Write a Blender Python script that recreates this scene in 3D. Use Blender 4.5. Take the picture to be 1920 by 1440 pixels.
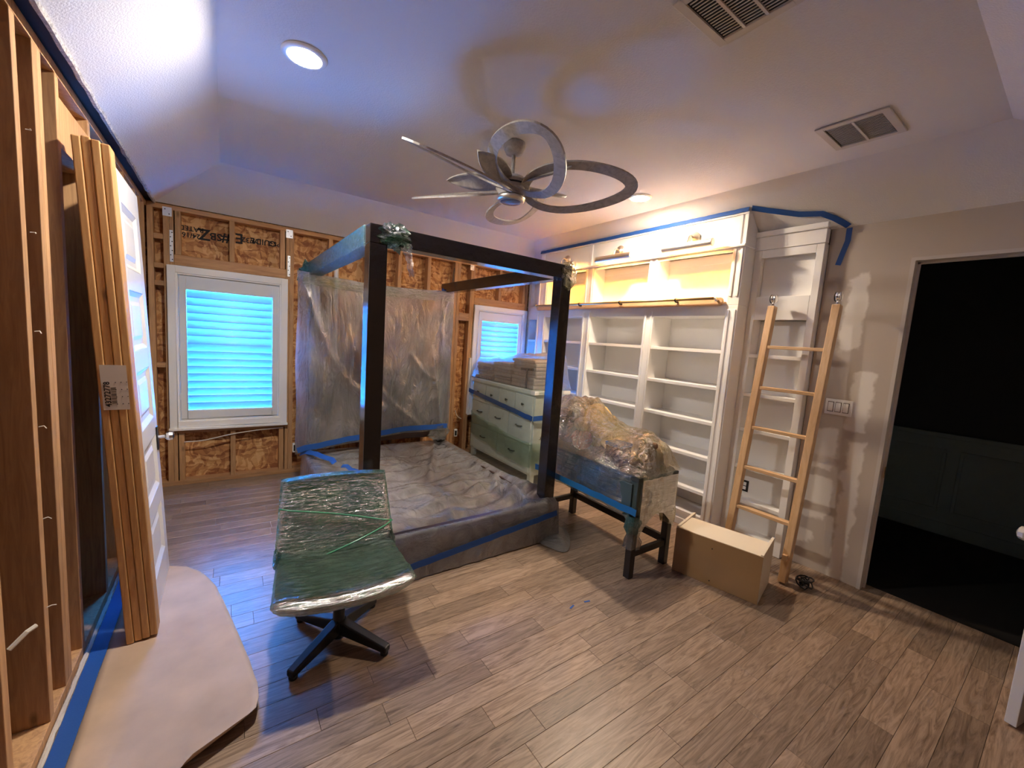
import bpy, bmesh, math, random
from mathutils import Vector, Matrix, noise
random.seed(7)
PI = math.pi
S = bpy.context.scene
for o in list(bpy.data.objects): bpy.data.objects.remove(o)
C = S.collection

# ------------------------------------------------------------------ camera
yaw, pit, rol = math.radians(35.301), math.radians(6.206), math.radians(3.960)
f = Vector((math.sin(yaw)*math.cos(pit), math.cos(yaw)*math.cos(pit), -math.sin(pit)))
r0 = Vector((math.cos(yaw), -math.sin(yaw), 0)); u0 = r0.cross(f)
r = math.cos(rol)*r0 + math.sin(rol)*u0; u = -math.sin(rol)*r0 + math.cos(rol)*u0
cd = bpy.data.cameras.new('camera'); cam = bpy.data.objects.new('camera', cd); C.objects.link(cam)
cam.matrix_world = Matrix(((r.x, u.x, -f.x, 0), (r.y, u.y, -f.y, 0), (r.z, u.z, -f.z, 1.46), (0, 0, 0, 1)))
cd.sensor_fit = 'HORIZONTAL'; cd.sensor_width = 36; cd.lens = 767.31/1920*36; cd.clip_start = .02
S.camera = cam

# ------------------------------------------------------------------ world, daylight, exposure
w = bpy.data.worlds.new('world'); S.world = w; w.use_nodes = True
w.node_tree.nodes['Background'].inputs[0].default_value = (.10, .35, .8, 1)
w.node_tree.nodes['Background'].inputs[1].default_value = .01
DAY = (.025, .29, 1.0)
DAY_W = 72
def daylight(name, x0, x1, z0, z1, y, watts):
    l = bpy.data.lights.new(name, 'AREA'); l.shape = 'RECTANGLE'; l.size = x1-x0; l.size_y = z1-z0
    l.energy = watts; l.color = DAY
    o = bpy.data.objects.new(name, l); C.objects.link(o)
    o.location = ((x0+x1)/2, y, (z0+z1)/2); o.rotation_euler = (-PI/2, 0, 0)
daylight('daylight', -.305, .411, .592, 1.795, 4.62, DAY_W)
daylight('daylight', 2.569, 3.215, .592, 1.769, 4.62, DAY_W*.8)
CAN_E = 90; CAN_COL = (1.0, .91, .81)
PIC_E = 16; PIC_COL = (1.0, .40, .05)
S.cycles.max_bounces = 8; S.cycles.diffuse_bounces = 5; S.cycles.glossy_bounces = 3; S.cycles.transparent_max_bounces = 14
S.cycles.caustics_reflective = False; S.cycles.caustics_refractive = False
vs = S.view_settings
vs.view_transform = 'Standard'; vs.look = 'None'; vs.exposure = 3.5; vs.gamma = 1.0; vs.use_curve_mapping = False

# ------------------------------------------------------------------ mesh helpers
class MB:
    def __init__(s): s.v = []; s.f = []
    def add(s, vs, fs):
        b = len(s.v); s.v += [tuple(p) for p in vs]; s.f += [tuple(i+b for i in q) for q in fs]; return s
    def box(s, x0, x1, y0, y1, z0, z1):
        v = [(x, y, z) for z in (z0, z1) for y in (y0, y1) for x in (x0, x1)]
        return s.add(v, [(0,2,3,1),(4,5,7,6),(0,1,5,4),(2,6,7,3),(0,4,6,2),(1,3,7,5)])
    def obox(s, p, q, w, h, up=(0,0,1)):        # bar from p to q
        p, q = Vector(p), Vector(q); d = (q-p).normalized(); up = Vector(up)
        a = d.cross(up)
        if a.length < 1e-4: a = d.cross(Vector((1,0,0)))
        a.normalize(); b = a.cross(d)
        v = []
        for c in (p, q):
            for i, j in ((-1,-1),(1,-1),(1,1),(-1,1)): v.append(c + a*(i*w/2) + b*(j*h/2))
        return s.add(v, [(0,1,2,3),(7,6,5,4),(0,4,5,1),(1,5,6,2),(2,6,7,3),(3,7,4,0)])
    def tube(s, pts, rad, n=8, cap=True):
        pts = [Vector(p) for p in pts]; m = len(pts); rr = rad if isinstance(rad, (list, tuple)) else [rad]*m
        v = []; prev = None
        for i, p in enumerate(pts):
            d = (pts[min(i+1, m-1)] - pts[max(i-1, 0)]).normalized()
            a = d.cross(Vector((0,0,1))) if prev is None else prev - d*prev.dot(d)
            if a.length < 1e-4: a = d.cross(Vector((1,0,0)))
            a.normalize(); prev = a; b = d.cross(a)
            for k in range(n):
                t = 2*PI*k/n; v.append(p + (a*math.cos(t) + b*math.sin(t))*rr[i])
        fs = [(i*n+k, i*n+(k+1)%n, (i+1)*n+(k+1)%n, (i+1)*n+k) for i in range(m-1) for k in range(n)]
        if cap: fs += [tuple(range(n-1, -1, -1)), tuple((m-1)*n+k for k in range(n))]
        return s.add(v, fs)
    def lathe(s, prof, org=(0,0,0), n=24, M=None):   # prof (r,z) rows round z
        v = []
        for rr, z in prof:
            for k in range(n):
                t = 2*PI*k/n; p = Vector((rr*math.cos(t), rr*math.sin(t), z))
                if M is not None: p = M @ p
                v.append(p + Vector(org))
        m = len(prof)
        fs = [(i*n+k, i*n+(k+1)%n, (i+1)*n+(k+1)%n, (i+1)*n+k) for i in range(m-1) for k in range(n)]
        fs += [tuple(range(n-1, -1, -1)), tuple((m-1)*n+k for k in range(n))]
        return s.add(v, fs)
    def prism(s, poly, a0, a1, fn):                  # poly 2-D, fn(p, q, a) -> point
        n = len(poly); v = [fn(p, q, a0) for p, q in poly] + [fn(p, q, a1) for p, q in poly]
        return s.add(v, [tuple(range(n-1, -1, -1)), tuple(range(n, 2*n))] + [(i, (i+1)%n, n+(i+1)%n, n+i) for i in range(n)])
    def grid(s, fn, nu, nv):
        v = [fn(i/nu, j/nv) for j in range(nv+1) for i in range(nu+1)]
        return s.add(v, [(j*(nu+1)+i, j*(nu+1)+i+1, (j+1)*(nu+1)+i+1, (j+1)*(nu+1)+i) for j in range(nv) for i in range(nu)])
    def ellipsoid(s, c, rad, n=16, m=10, rough=0, M=None):
        v = []; fs = []
        for j in range(m+1):
            ph = PI*j/m
            for k in range(n):
                t = 2*PI*k/n; d = Vector((math.sin(ph)*math.cos(t), math.sin(ph)*math.sin(t), math.cos(ph)))
                q = 1 + rough*noise.noise(d*2.3 + Vector(c)*7)
                p = Vector((d.x*rad[0]*q, d.y*rad[1]*q, d.z*rad[2]*q))
                if M is not None: p = M @ p
                v.append(p + Vector(c))
        for j in range(m):
            for k in range(n): fs.append((j*n+k, (j+1)*n+k, (j+1)*n+(k+1)%n, j*n+(k+1)%n))
        return s.add(v, fs)
WM = {}     # world matrix of the empties
LOCAL = set()
def link_mesh(name, me, mat, parent=None, smooth=False, bevel=0, kind=None, seg=2):
    o = bpy.data.objects.new(name, me); C.objects.link(o)
    if mat is not None and not me.materials: me.materials.append(mat)
    if parent is not None:
        o.parent = parent
        if parent.name in WM and parent.name not in LOCAL: o.matrix_parent_inverse = WM[parent.name].inverted()
    if smooth:
        for p in me.polygons: p.use_smooth = True
    if bevel:
        b = o.modifiers.new('bevel', 'BEVEL'); b.width = bevel; b.segments = seg; b.limit_method = 'ANGLE'
    if kind: o['kind'] = kind
    return o
def obj(name, mb, mat, parent=None, smooth=False, bevel=0, kind=None, merge=False, seg=2):
    me = bpy.data.meshes.new(name); me.from_pydata(mb.v, [], mb.f)
    bm = bmesh.new(); bm.from_mesh(me)
    bmesh.ops.remove_doubles(bm, verts=bm.verts, dist=1e-5)
    bmesh.ops.recalc_face_normals(bm, faces=bm.faces); bm.to_mesh(me); bm.free()
    return link_mesh(name, me, mat, parent, smooth, bevel, kind, seg)
def thing(name, label, cat, loc=(0,0,0), rotz=0, group=None, local=False):
    o = bpy.data.objects.new(name, None); C.objects.link(o); o.empty_display_size = .1
    o.location = loc; o.rotation_euler = (0, 0, rotz); o['label'] = label; o['category'] = cat
    if group: o['group'] = group
    WM[o.name] = Matrix.Translation(loc) @ Matrix.Rotation(rotz, 4, 'Z')
    if local: LOCAL.add(o.name)
    return o
def tag(o, label, cat, group=None):
    o['label'] = label; o['category'] = cat
    if group: o['group'] = group
    return o
def struct(name, mb, mat, label=None, **k):
    o = obj(name, mb, mat, **k); o['kind'] = 'structure'
    if label: o['label'] = label
    return o
def struct_empty(name, label, loc=(0,0,0)):
    o = bpy.data.objects.new(name, None); C.objects.link(o); o.location = loc; o['kind'] = 'structure'; o['label'] = label
    o.empty_display_size = .1
    WM[o.name] = Matrix.Translation(loc); return o
def B(*a): return MB().box(*a)
def text_mesh(name, body, size, M, mat, parent):
    cu = bpy.data.curves.new(name, 'FONT'); cu.body = body; cu.size = size; cu.align_x = 'CENTER'; cu.align_y = 'CENTER'
    cu.extrude = .0004; cu.offset = size*.02; cu.resolution_u = 2
    t = bpy.data.objects.new(name, cu); C.objects.link(t)
    bpy.context.view_layer.update()
    me = bpy.data.meshes.new_from_object(t); bpy.data.objects.remove(t); bpy.data.curves.remove(cu)
    me.transform(M); me.materials.clear()
    return link_mesh(name, me, mat, parent)
def nz(x, y=0, z=0): return noise.noise(Vector((x, y, z)))

# ------------------------------------------------------------------ materials
def new(name):
    m = bpy.data.materials.new(name); m.use_nodes = True; nt = m.node_tree
    return m, nt, nt.nodes['Principled BSDF'], nt.nodes, nt.links
def nd(N, t, **k):
    n = N.new(t)
    for a, b in k.items():
        if a[0] == 'i' and a[1:].isdigit(): n.inputs[int(a[1:])].default_value = b
        else: setattr(n, a, b)
    return n
def c4(c): return (c[0], c[1], c[2], 1)
def ramp(N, stops):
    n = N.new('ShaderNodeValToRGB'); e = n.color_ramp.elements
    e[0].position, e[0].color = stops[0][0], c4(stops[0][1]); e[1].position, e[1].color = stops[-1][0], c4(stops[-1][1])
    for p, c in stops[1:-1]:
        q = e.new(p); q.color = c4(c)
    return n
def plain(name, col, rough=.5, metal=0, bump=0, bscale=60, var=0, vscale=4, spec=None, coat=0):
    m, nt, b, N, L = new(name)
    b.inputs['Base Color'].default_value = c4(col); b.inputs['Roughness'].default_value = rough; b.inputs['Metallic'].default_value = metal
    if coat: b.inputs['Coat Weight'].default_value = coat; b.inputs['Coat Roughness'].default_value = .12
    tc = N.new('ShaderNodeTexCoord')
    if var:
        n = nd(N, 'ShaderNodeTexNoise'); n.inputs['Scale'].default_value = vscale; n.inputs['Detail'].default_value = 5
        rp = ramp(N, [(.3, [c*(1-var) for c in col]), (.7, [min(1, c*(1+var)) for c in col])])
        L.new(tc.outputs['Object'], n.inputs['Vector']); L.new(n.outputs['Fac'], rp.inputs[0]); L.new(rp.outputs[0], b.inputs['Base Color'])
    if bump:
        n = nd(N, 'ShaderNodeTexNoise'); n.inputs['Scale'].default_value = bscale; n.inputs['Detail'].default_value = 4
        bp = N.new('ShaderNodeBump'); bp.inputs['Strength'].default_value = bump; bp.inputs['Distance'].default_value = .01
        L.new(tc.outputs['Object'], n.inputs['Vector']); L.new(n.outputs['Fac'], bp.inputs['Height']); L.new(bp.outputs[0], b.inputs['Normal'])
    return m
def wood(name, c0, c1, scale=(1, 14, 14), rough=.6, dist=2.0, objrand=0, knots=False, bump=.08, nscale=3.0):
    m, nt, b, N, L = new(name)
    tc = N.new('ShaderNodeTexCoord'); mp = N.new('ShaderNodeMapping'); mp.inputs['Scale'].default_value = scale
    oi = N.new('ShaderNodeObjectInfo')
    sh = N.new('ShaderNodeVectorMath'); sh.operation = 'MULTIPLY_ADD'; sh.inputs[1].default_value = (17, 29, 37)
    L.new(oi.outputs['Random'], sh.inputs[0]); L.new(tc.outputs['Object'], sh.inputs[2])
    L.new(sh.outputs[0], mp.inputs['Vector'])
    n = nd(N, 'ShaderNodeTexNoise'); n.inputs['Scale'].default_value = nscale; n.inputs['Detail'].default_value = 6; n.inputs['Roughness'].default_value = .65; n.inputs['Distortion'].default_value = dist
    L.new(mp.outputs[0], n.inputs['Vector'])
    rp = ramp(N, [(.30, c0), (.62, c1)]); L.new(n.outputs['Fac'], rp.inputs[0])
    last = rp.outputs[0]
    if knots:
        v = nd(N, 'ShaderNodeTexVoronoi'); v.inputs['Scale'].default_value = 3.2
        mk = N.new('ShaderNodeMapping'); mk.inputs['Scale'].default_value = (2.2, 2.2, .9); L.new(sh.outputs[0], mk.inputs['Vector']); L.new(mk.outputs[0], v.inputs['Vector'])
        kr = ramp(N, [(.03, (.25,.25,.25)), (.10, (1,1,1))]); L.new(v.outputs['Distance'], kr.inputs[0])
        mx = nd(N, 'ShaderNodeMix', data_type='RGBA', blend_type='MULTIPLY'); mx.inputs[0].default_value = .8
        L.new(last, mx.inputs[6]); L.new(kr.outputs[0], mx.inputs[7]); last = mx.outputs[2]
    if objrand:
        hs = N.new('ShaderNodeHueSaturation')
        ma = N.new('ShaderNodeMapRange'); ma.inputs[3].default_value = 1-objrand; ma.inputs[4].default_value = 1+objrand
        L.new(oi.outputs['Random'], ma.inputs[0]); L.new(ma.outputs[0], hs.inputs['Value']); L.new(last, hs.inputs['Color']); last = hs.outputs[0]
    L.new(last, b.inputs['Base Color']); b.inputs['Roughness'].default_value = rough
    bp = N.new('ShaderNodeBump'); bp.inputs['Strength'].default_value = bump; bp.inputs['Distance'].default_value = .004
    L.new(n.outputs['Fac'], bp.inputs['Height']); L.new(bp.outputs[0], b.inputs['Normal'])
    return m
def film(name, tint, milk=.15, milkcol=(.8,.8,.8), gloss=.25, rough=.12, bump=.6, bscale=(9, 9, 9), dist=.02, mvar=.4):
    """thin plastic sheet: clear tinted part, milky scattering part, glossy part"""
    m = bpy.data.materials.new(name); m.use_nodes = True; nt = m.node_tree; N = nt.nodes; L = nt.links; N.clear()
    out = N.new('ShaderNodeOutputMaterial'); tc = N.new('ShaderNodeTexCoord')
    mp = N.new('ShaderNodeMapping'); mp.inputs['Scale'].default_value = bscale; L.new(tc.outputs['Object'], mp.inputs[0])
    n = nd(N, 'ShaderNodeTexNoise'); n.inputs['Scale'].default_value = 1; n.inputs['Detail'].default_value = 7; n.inputs['Roughness'].default_value = .62; n.inputs['Distortion'].default_value = 1.4
    L.new(mp.outputs[0], n.inputs['Vector'])
    bp = N.new('ShaderNodeBump'); bp.inputs['Strength'].default_value = bump; bp.inputs['Distance'].default_value = dist; L.new(n.outputs['Fac'], bp.inputs['Height'])
    tr = N.new('ShaderNodeBsdfTransparent'); tr.inputs[0].default_value = c4(tint)
    df = N.new('ShaderNodeBsdfDiffuse'); df.inputs[0].default_value = c4(milkcol); L.new(bp.outputs[0], df.inputs['Normal'])
    tl = N.new('ShaderNodeBsdfTranslucent'); tl.inputs[0].default_value = c4(milkcol)
    md = N.new('ShaderNodeMixShader'); md.inputs[0].default_value = .5; L.new(df.outputs[0], md.inputs[1]); L.new(tl.outputs[0], md.inputs[2])
    mr = N.new('ShaderNodeMapRange'); mr.inputs[1].default_value = .35; mr.inputs[2].default_value = .7
    mr.inputs[3].default_value = milk*(1-mvar); mr.inputs[4].default_value = min(1, milk*(1+mvar)); L.new(n.outputs['Fac'], mr.inputs[0])
    m1 = N.new('ShaderNodeMixShader'); L.new(mr.outputs[0], m1.inputs[0]); L.new(tr.outputs[0], m1.inputs[1]); L.new(md.outputs[0], m1.inputs[2])
    gl = N.new('ShaderNodeBsdfGlossy'); gl.inputs['Roughness'].default_value = rough; gl.inputs[0].default_value = (1,1,1,1); L.new(bp.outputs[0], gl.inputs['Normal'])
    fr = N.new('ShaderNodeFresnel'); fr.inputs[0].default_value = 1.45; L.new(bp.outputs[0], fr.inputs['Normal'])
    ml = N.new('ShaderNodeMath'); ml.operation = 'MULTIPLY'; ml.inputs[1].default_value = gloss*4; ml.use_clamp = True; L.new(fr.outputs[0], ml.inputs[0])
    m2 = N.new('ShaderNodeMixShader'); L.new(ml.outputs[0], m2.inputs[0]); L.new(m1.outputs[0], m2.inputs[1]); L.new(gl.outputs[0], m2.inputs[2])
    L.new(m2.outputs[0], out.inputs[0])
    return m
def emis(name, col, e):
    m, nt, b, N, L = new(name)
    b.inputs['Base Color'].default_value = c4(col); b.inputs['Emission Color'].default_value = c4(col); b.inputs['Emission Strength'].default_value = e
    return m
def osb_mat():
    m, nt, b, N, L = new('osb')
    tc = N.new('ShaderNodeTexCoord'); n = nd(N, 'ShaderNodeTexNoise'); n.inputs['Scale'].default_value = 5; n.inputs['Detail'].default_value = 3
    L.new(tc.outputs['Object'], n.inputs['Vector'])
    mx = nd(N, 'ShaderNodeMix', data_type='RGBA', blend_type='LINEAR_LIGHT'); mx.inputs[0].default_value = .09
    L.new(tc.outputs['Object'], mx.inputs[6]); L.new(n.outputs['Color'], mx.inputs[7])
    cols = []
    for sc in ((9, 9, 44), (48, 9, 14)):
        mp = N.new('ShaderNodeMapping'); mp.inputs['Scale'].default_value = sc; mp.inputs['Rotation'].default_value = (0, .5 if sc[0] == 9 else -.7, 0)
        v = nd(N, 'ShaderNodeTexVoronoi'); v.inputs['Scale'].default_value = 1.0
        L.new(mx.outputs[2], mp.inputs[0]); L.new(mp.outputs[0], v.inputs['Vector']); cols.append(v)
    ad = N.new('ShaderNodeMix'); ad.data_type = 'RGBA'; ad.inputs[0].default_value = .5
    L.new(cols[0].outputs['Color'], ad.inputs[6]); L.new(cols[1].outputs['Color'], ad.inputs[7])
    sp = N.new('ShaderNodeSeparateColor'); L.new(ad.outputs[2], sp.inputs[0])
    rp = ramp(N, [(.2, (.30,.11,.04)), (.42, (.50,.23,.08)), (.6, (.64,.33,.12)), (.8, (.78,.48,.22))]); L.new(sp.outputs[0], rp.inputs[0])
    L.new(rp.outputs[0], b.inputs['Base Color']); b.inputs['Roughness'].default_value = .75
    bp = N.new('ShaderNodeBump'); bp.inputs['Strength'].default_value = .35; bp.inputs['Distance'].default_value = .004
    L.new(sp.outputs[1], bp.inputs['Height']); L.new(bp.outputs[0], b.inputs['Normal'])
    return m
def plaster_mat():
    """painted drywall with rectangular joint-compound patches: rows y0, y1, z0, z1"""
    m, nt, b, N, L = new('patched_drywall')
    tc = N.new('ShaderNodeTexCoord'); n = nd(N, 'ShaderNodeTexNoise'); n.inputs['Scale'].default_value = 7; n.inputs['Detail'].default_value = 5
    L.new(tc.outputs['Object'], n.inputs['Vector'])
    mx = nd(N, 'ShaderNodeMix', data_type='RGBA', blend_type='LINEAR_LIGHT'); mx.inputs[0].default_value = .07
    L.new(tc.outputs['Object'], mx.inputs[6]); L.new(n.outputs['Color'], mx.inputs[7])
    sp = N.new('ShaderNodeSeparateXYZ'); L.new(mx.outputs[2], sp.inputs[0])
    last = None
    def mr(src, a, c_, lo, hi):
        q = N.new('ShaderNodeMapRange'); q.interpolation_type = 'SMOOTHSTEP'; q.inputs[1].default_value = a; q.inputs[2].default_value = c_; q.inputs[3].default_value = lo; q.inputs[4].default_value = hi
        L.new(src, q.inputs[0]); return q.outputs[0]
    def mul(a, c_, op='MULTIPLY'):
        q = N.new('ShaderNodeMath'); q.operation = op; L.new(a, q.inputs[0]); L.new(c_, q.inputs[1]); return q.outputs[0]
    for y0, y1, z0, z1 in ((.905,1.01,1.55,2.03), (.93,1.09,.72,1.0), (.93,1.09,.36,.66), (.80,.90,1.02,1.40), (.80,.88,.0,.95), (1.0,1.10,.16,.26)):
        e = .012
        k = mul(mul(mr(sp.outputs[1], y0-e, y0+e, 0, 1), mr(sp.outputs[1], y1-e, y1+e, 1, 0)), mul(mr(sp.outputs[2], z0-e, z0+e, 0, 1), mr(sp.outputs[2], z1-e, z1+e, 1, 0)))
        last = k if last is None else mul(last, k, 'MAXIMUM')
    mc = N.new('ShaderNodeMix'); mc.data_type = 'RGBA'; mc.inputs[6].default_value = (.50,.43,.365,1); mc.inputs[7].default_value = (.76,.71,.64,1)
    L.new(last, mc.inputs[0])
    L.new(mc.outputs[2], b.inputs['Base Color']); b.inputs['Roughness'].default_value = .8
    return m
M = {}
M['ceil'] = plain('ceiling_paint', (.82,.79,.77), .85, bump=.25, bscale=130)
M['drywall'] = plain('drywall_paint', (.66,.60,.54), .8, bump=.12, bscale=90)
M['patched'] = plaster_mat()
M['white'] = plain('white_paint', (.90,.885,.86), .4, bump=.03, bscale=40)
M['doorwhite'] = plain('white_door_paint', (.78,.77,.75), .3, bump=.03, bscale=30)
M['shutter'] = plain('shutter_white', (.78,.80,.82), .35)
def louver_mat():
    m, nt, b, N, L = new('louver_daylight_tint'); b.inputs['Base Color'].default_value = (.42,.49,.57,1); b.inputs['Roughness'].default_value = .35  # white slats coloured grey-blue, daylight tint painted into the base
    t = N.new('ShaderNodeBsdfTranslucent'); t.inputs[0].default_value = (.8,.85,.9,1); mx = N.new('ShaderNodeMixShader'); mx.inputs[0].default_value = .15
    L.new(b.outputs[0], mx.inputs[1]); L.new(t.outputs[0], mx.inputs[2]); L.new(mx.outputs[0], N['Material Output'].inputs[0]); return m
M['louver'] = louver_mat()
M['glass'] = film('window_glass', (.93,.97,1), 0, gloss=.25, rough=.02, bump=0)
M['osb'] = osb_mat()
M['stud'] = wood('stud_lumber', (.42,.22,.10), (.62,.36,.17), (16,16,1.2), .7, 1.2, .14, True)
M['studh'] = wood('plate_lumber', (.40,.20,.09), (.60,.34,.16), (1.2,16,16), .7, 1.2, .14, True)
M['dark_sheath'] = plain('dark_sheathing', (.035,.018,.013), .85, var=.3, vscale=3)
M['plank'] = wood('floor_plank', (.135,.085,.055), (.37,.262,.185), (1.3,13,5), .36, 2.6, .22, False, .10, 2.6)
M['plank_gap'] = plain('floor_underlay', (.12,.08,.058), .8)
M['hallfloor'] = plain('hall_floor_painted_shade', (.012,.010,.009), .6)  # near-black colour stands in for the darkness of the unlit hall
M['hallwall'] = plain('hall_wall_painted_shade', (.045,.055,.065), .7)  # hall shade is put into this dark wall colour
M['wains'] = plain('dark_green_wainscot', (.30,.40,.40), .5)
M['galv'] = plain('galvanised_steel', (.70,.70,.70), .35, 1, bump=.1, bscale=40)
M['chrome'] = plain('chrome', (.85,.84,.82), .12, 1)
M['nickel'] = plain('brushed_nickel', (.78,.70,.58), .36, 1)
M['brass'] = plain('dull_brass', (.50,.36,.18), .4, 1)
M['black'] = plain('black_metal', (.012,.012,.013), .4)
M['blackwood'] = plain('black_brown_wood', (.018,.014,.012), .45)
M['walnut'] = wood('dark_walnut', (.030,.014,.009), (.075,.036,.022), (1,12,12), .5)
M['oak'] = wood('ladder_oak', (.58,.36,.18), (.70,.47,.26), (14,14,1.2), .45, 1.0)
M['oakh'] = wood('rail_oak', (.58,.36,.18), (.70,.47,.26), (14,1.2,14), .45, 1.0)
M['board'] = wood('pine_board', (.46,.22,.07), (.66,.38,.15), (14,14,1.0), .6, 1.6, .08, True)
M['tape'] = plain('blue_painters_tape', (.012,.085,.34), .55, bump=.1, bscale=200)
M['paper'] = plain('kraft_paper', (.56,.40,.28), .75, var=.13, vscale=5, bump=.15, bscale=14)
M['mdf'] = plain('brown_mdf', (.36,.22,.10), .6, var=.12, vscale=2.5)
M['melamine'] = plain('cream_melamine', (.80,.73,.60), .45)
M['fanwood'] = wood('weathered_fan_wood', (.30,.27,.24), (.46,.42,.38), (6,6,6), .5, 1.5)
M['wrapped'] = plain('film_wrapped_dark_wood', (.016,.011,.009), .22, bump=.30, bscale=16, coat=.5)
M['dresser'] = plain('dresser_white', (.86,.88,.84), .4)
M['can_lens'] = emis('can_light_lens', CAN_COL, CAN_E)
M['can_lens_warm'] = emis('warm_can_light_lens', (1.0,.82,.62), CAN_E*.95)
M['pic_bulb'] = emis('picture_light_bulb', PIC_COL, PIC_E)
M['hollow_shade'] = plain('hollow_shade', (.01,.01,.01), .8)
M['vent'] = plain('vent_white', (.66,.61,.55), .5)
M['cable'] = plain('white_cable', (.75,.70,.62), .5)
M['dcable'] = plain('dark_cable', (.12,.09,.07), .6)
M['label'] = plain('paper_label', (.66,.60,.54), .6)
M['ink'] = plain('black_ink', (.012,.010,.012), .7)
M['f_green'] = film('green_stretch_film', (.42,.78,.60), .07, (.14,.46,.27), .62, .14, 1.0, (9,45,60), .06)
M['f_seat'] = film('lit_green_seat_film', (.50,.80,.64), .45, (.30,.54,.40), .50, .12, 1.0, (9,55,55), .06)  # paler copy of the green film with light from above painted in
M['f_dres'] = film('pale_green_film', (.95,1,.96), .10, (.82,.95,.84), .14, .14, .4, (7,7,12), .02)
M['f_teal'] = film('teal_film', (.30,.72,.70), .30, (.10,.55,.52), .45, .12, 1.0, (40,40,40))
M['f_desk'] = film('blue_green_reflection_film', (.56,.80,.84), .30, (.06,.34,.52), 1.3, .10, 1.0, (6,3,60), .03)  # blue milk colour paints the window reflection into the film
M['f_yel'] = film('yellow_clear_film', (.90,.89,.68), .10, (.85,.78,.48), .75, .10, 1.0, (13,13,13), .06)
M['poly'] = film('milky_poly_sheet', (.86,.83,.82), .60, (.62,.62,.64), .45, .14, 1.0, (6,6,6), .04, .2)
M['polyhang'] = film('hanging_poly_sheet', (.88,.85,.83), .45, (.64,.62,.62), .42, .18, 1.0, (7,7,2.5), .06, .15)
M['chairfab'] = plain('dark_green_upholstery', (.022,.085,.050), .6)
M['clear_bag'] = film('clear_bag', (.94,.94,.92), .16, (.75,.75,.72), .4, .15, .9, (25,25,25))

# ================================================================== STRUCTURE
# ---- floor: underlay + planks running along x
fl = struct('floor', B(-.62, 3.50, -.36, 4.54, -.06, -.0125), M['plank_gap'], 'brown oak plank floor of the bedroom')
PW = .106; plank_mesh = {}
def plank(x0, x1, y0):
    L_ = round(x1-x0, 3)
    if L_ not in plank_mesh:
        me = bpy.data.meshes.new('plank'); mb = MB(); g = .0005; e = .0009; t = L_/2-g; h = PW/2-g
        v = [(-t,-h,-.012),(t,-h,-.012),(t,h,-.012),(-t,h,-.012),(-t,-h,-e),(t,-h,-e),(t,h,-e),(-t,h,-e),(-t+e,-h+e,0),(t-e,-h+e,0),(t-e,h-e,0),(-t+e,h-e,0)]
        q = []
        for a in (0, 4):
            for k in range(4): q.append((a+k, a+(k+1)%4, a+4+(k+1)%4, a+4+k))
        q.append((8,9,10,11)); me.from_pydata(v, [], q); plank_mesh[L_] = me
    o = link_mesh('plank', plank_mesh[L_], M['plank'], fl); o.location = ((x0+x1)/2, y0+PW/2, 0)
row = 0; y = -.36; rp_ = random.Random(11)
while y < 4.53:
    x = -.62; k = 0; first = .25 + rp_.random()*.65
    while x < 3.495:
        n_ = first if k == 0 else rp_.choice((.45,.6,.75,.9,1.05)) if y < 2.4 else rp_.choice((.9,1.05,1.2))
        x1 = x + round(n_, 2)
        if x1 > 3.2: x1 = 3.50
        plank(x, x1, y); x = x1; k += 1
    y += PW

# ---- tray ceiling
ZC, ZW = 2.65, 2.35
FX0, FX1, FY0, FY1 = -.02, 3.035, .375, 4.03
WX0, WX1, WY0, WY1 = -.445, 3.38, -.25, 4.425
mb = MB()
I = [(FX0,FY0,ZC),(FX1,FY0,ZC),(FX1,FY1,ZC),(FX0,FY1,ZC)]
O_ = [(WX0,WY0,ZW),(WX1,WY0,ZW),(WX1,WY1,ZW),(WX0,WY1,ZW)]
mb.add(I+O_, [(0,1,2,3)] + [(k, (k+1)%4, 4+(k+1)%4, 4+k) for k in range(4)])
mb.add([(3.375,1.10,ZW),(3.56,1.10,ZW),(3.56,4.54,ZW),(3.375,4.54,ZW)], [(0,1,2,3)])
ce = struct('ceiling', mb, M['ceil'], 'white tray ceiling with sloped edges')
so = ce.modifiers.new('solid', 'SOLIDIFY'); so.thickness = .014; so.offset = 1 if ce.data.polygons[0].normal.z > 0 else -1
mb = MB(); pts = []
for k in range(61):
    yy = -.25 + k*4.67/60; pts.append((WX0-.004+.006*nz(k*.9), yy, ZW-.004+.008*nz(k*.7, 3)))
mb.tube(pts, [.011+.006*abs(nz(k*1.3, 5)) for k in range(61)], 6)
obj('torn_drywall_edge', mb, plain('torn_gypsum', (.55,.52,.48), .9, var=.4, vscale=60, bump=.6, bscale=80), ce)
obj('leak_lid', B(-.62, 3.56, -.36, 4.60, 2.70, 2.72), M['dark_sheath'], ce)  # added unseen lid that stops outside light leaking in above
obj('leak_filler', B(-.63, -.435, -.36, 4.54, 2.372, 2.39), M['dark_sheath'], ce); obj('leak_filler', B(-.43, 3.56, 4.40, 4.54, 2.372, 2.39), M['dark_sheath'], ce)  # added dark boards that block outside light at the ceiling gap

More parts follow.
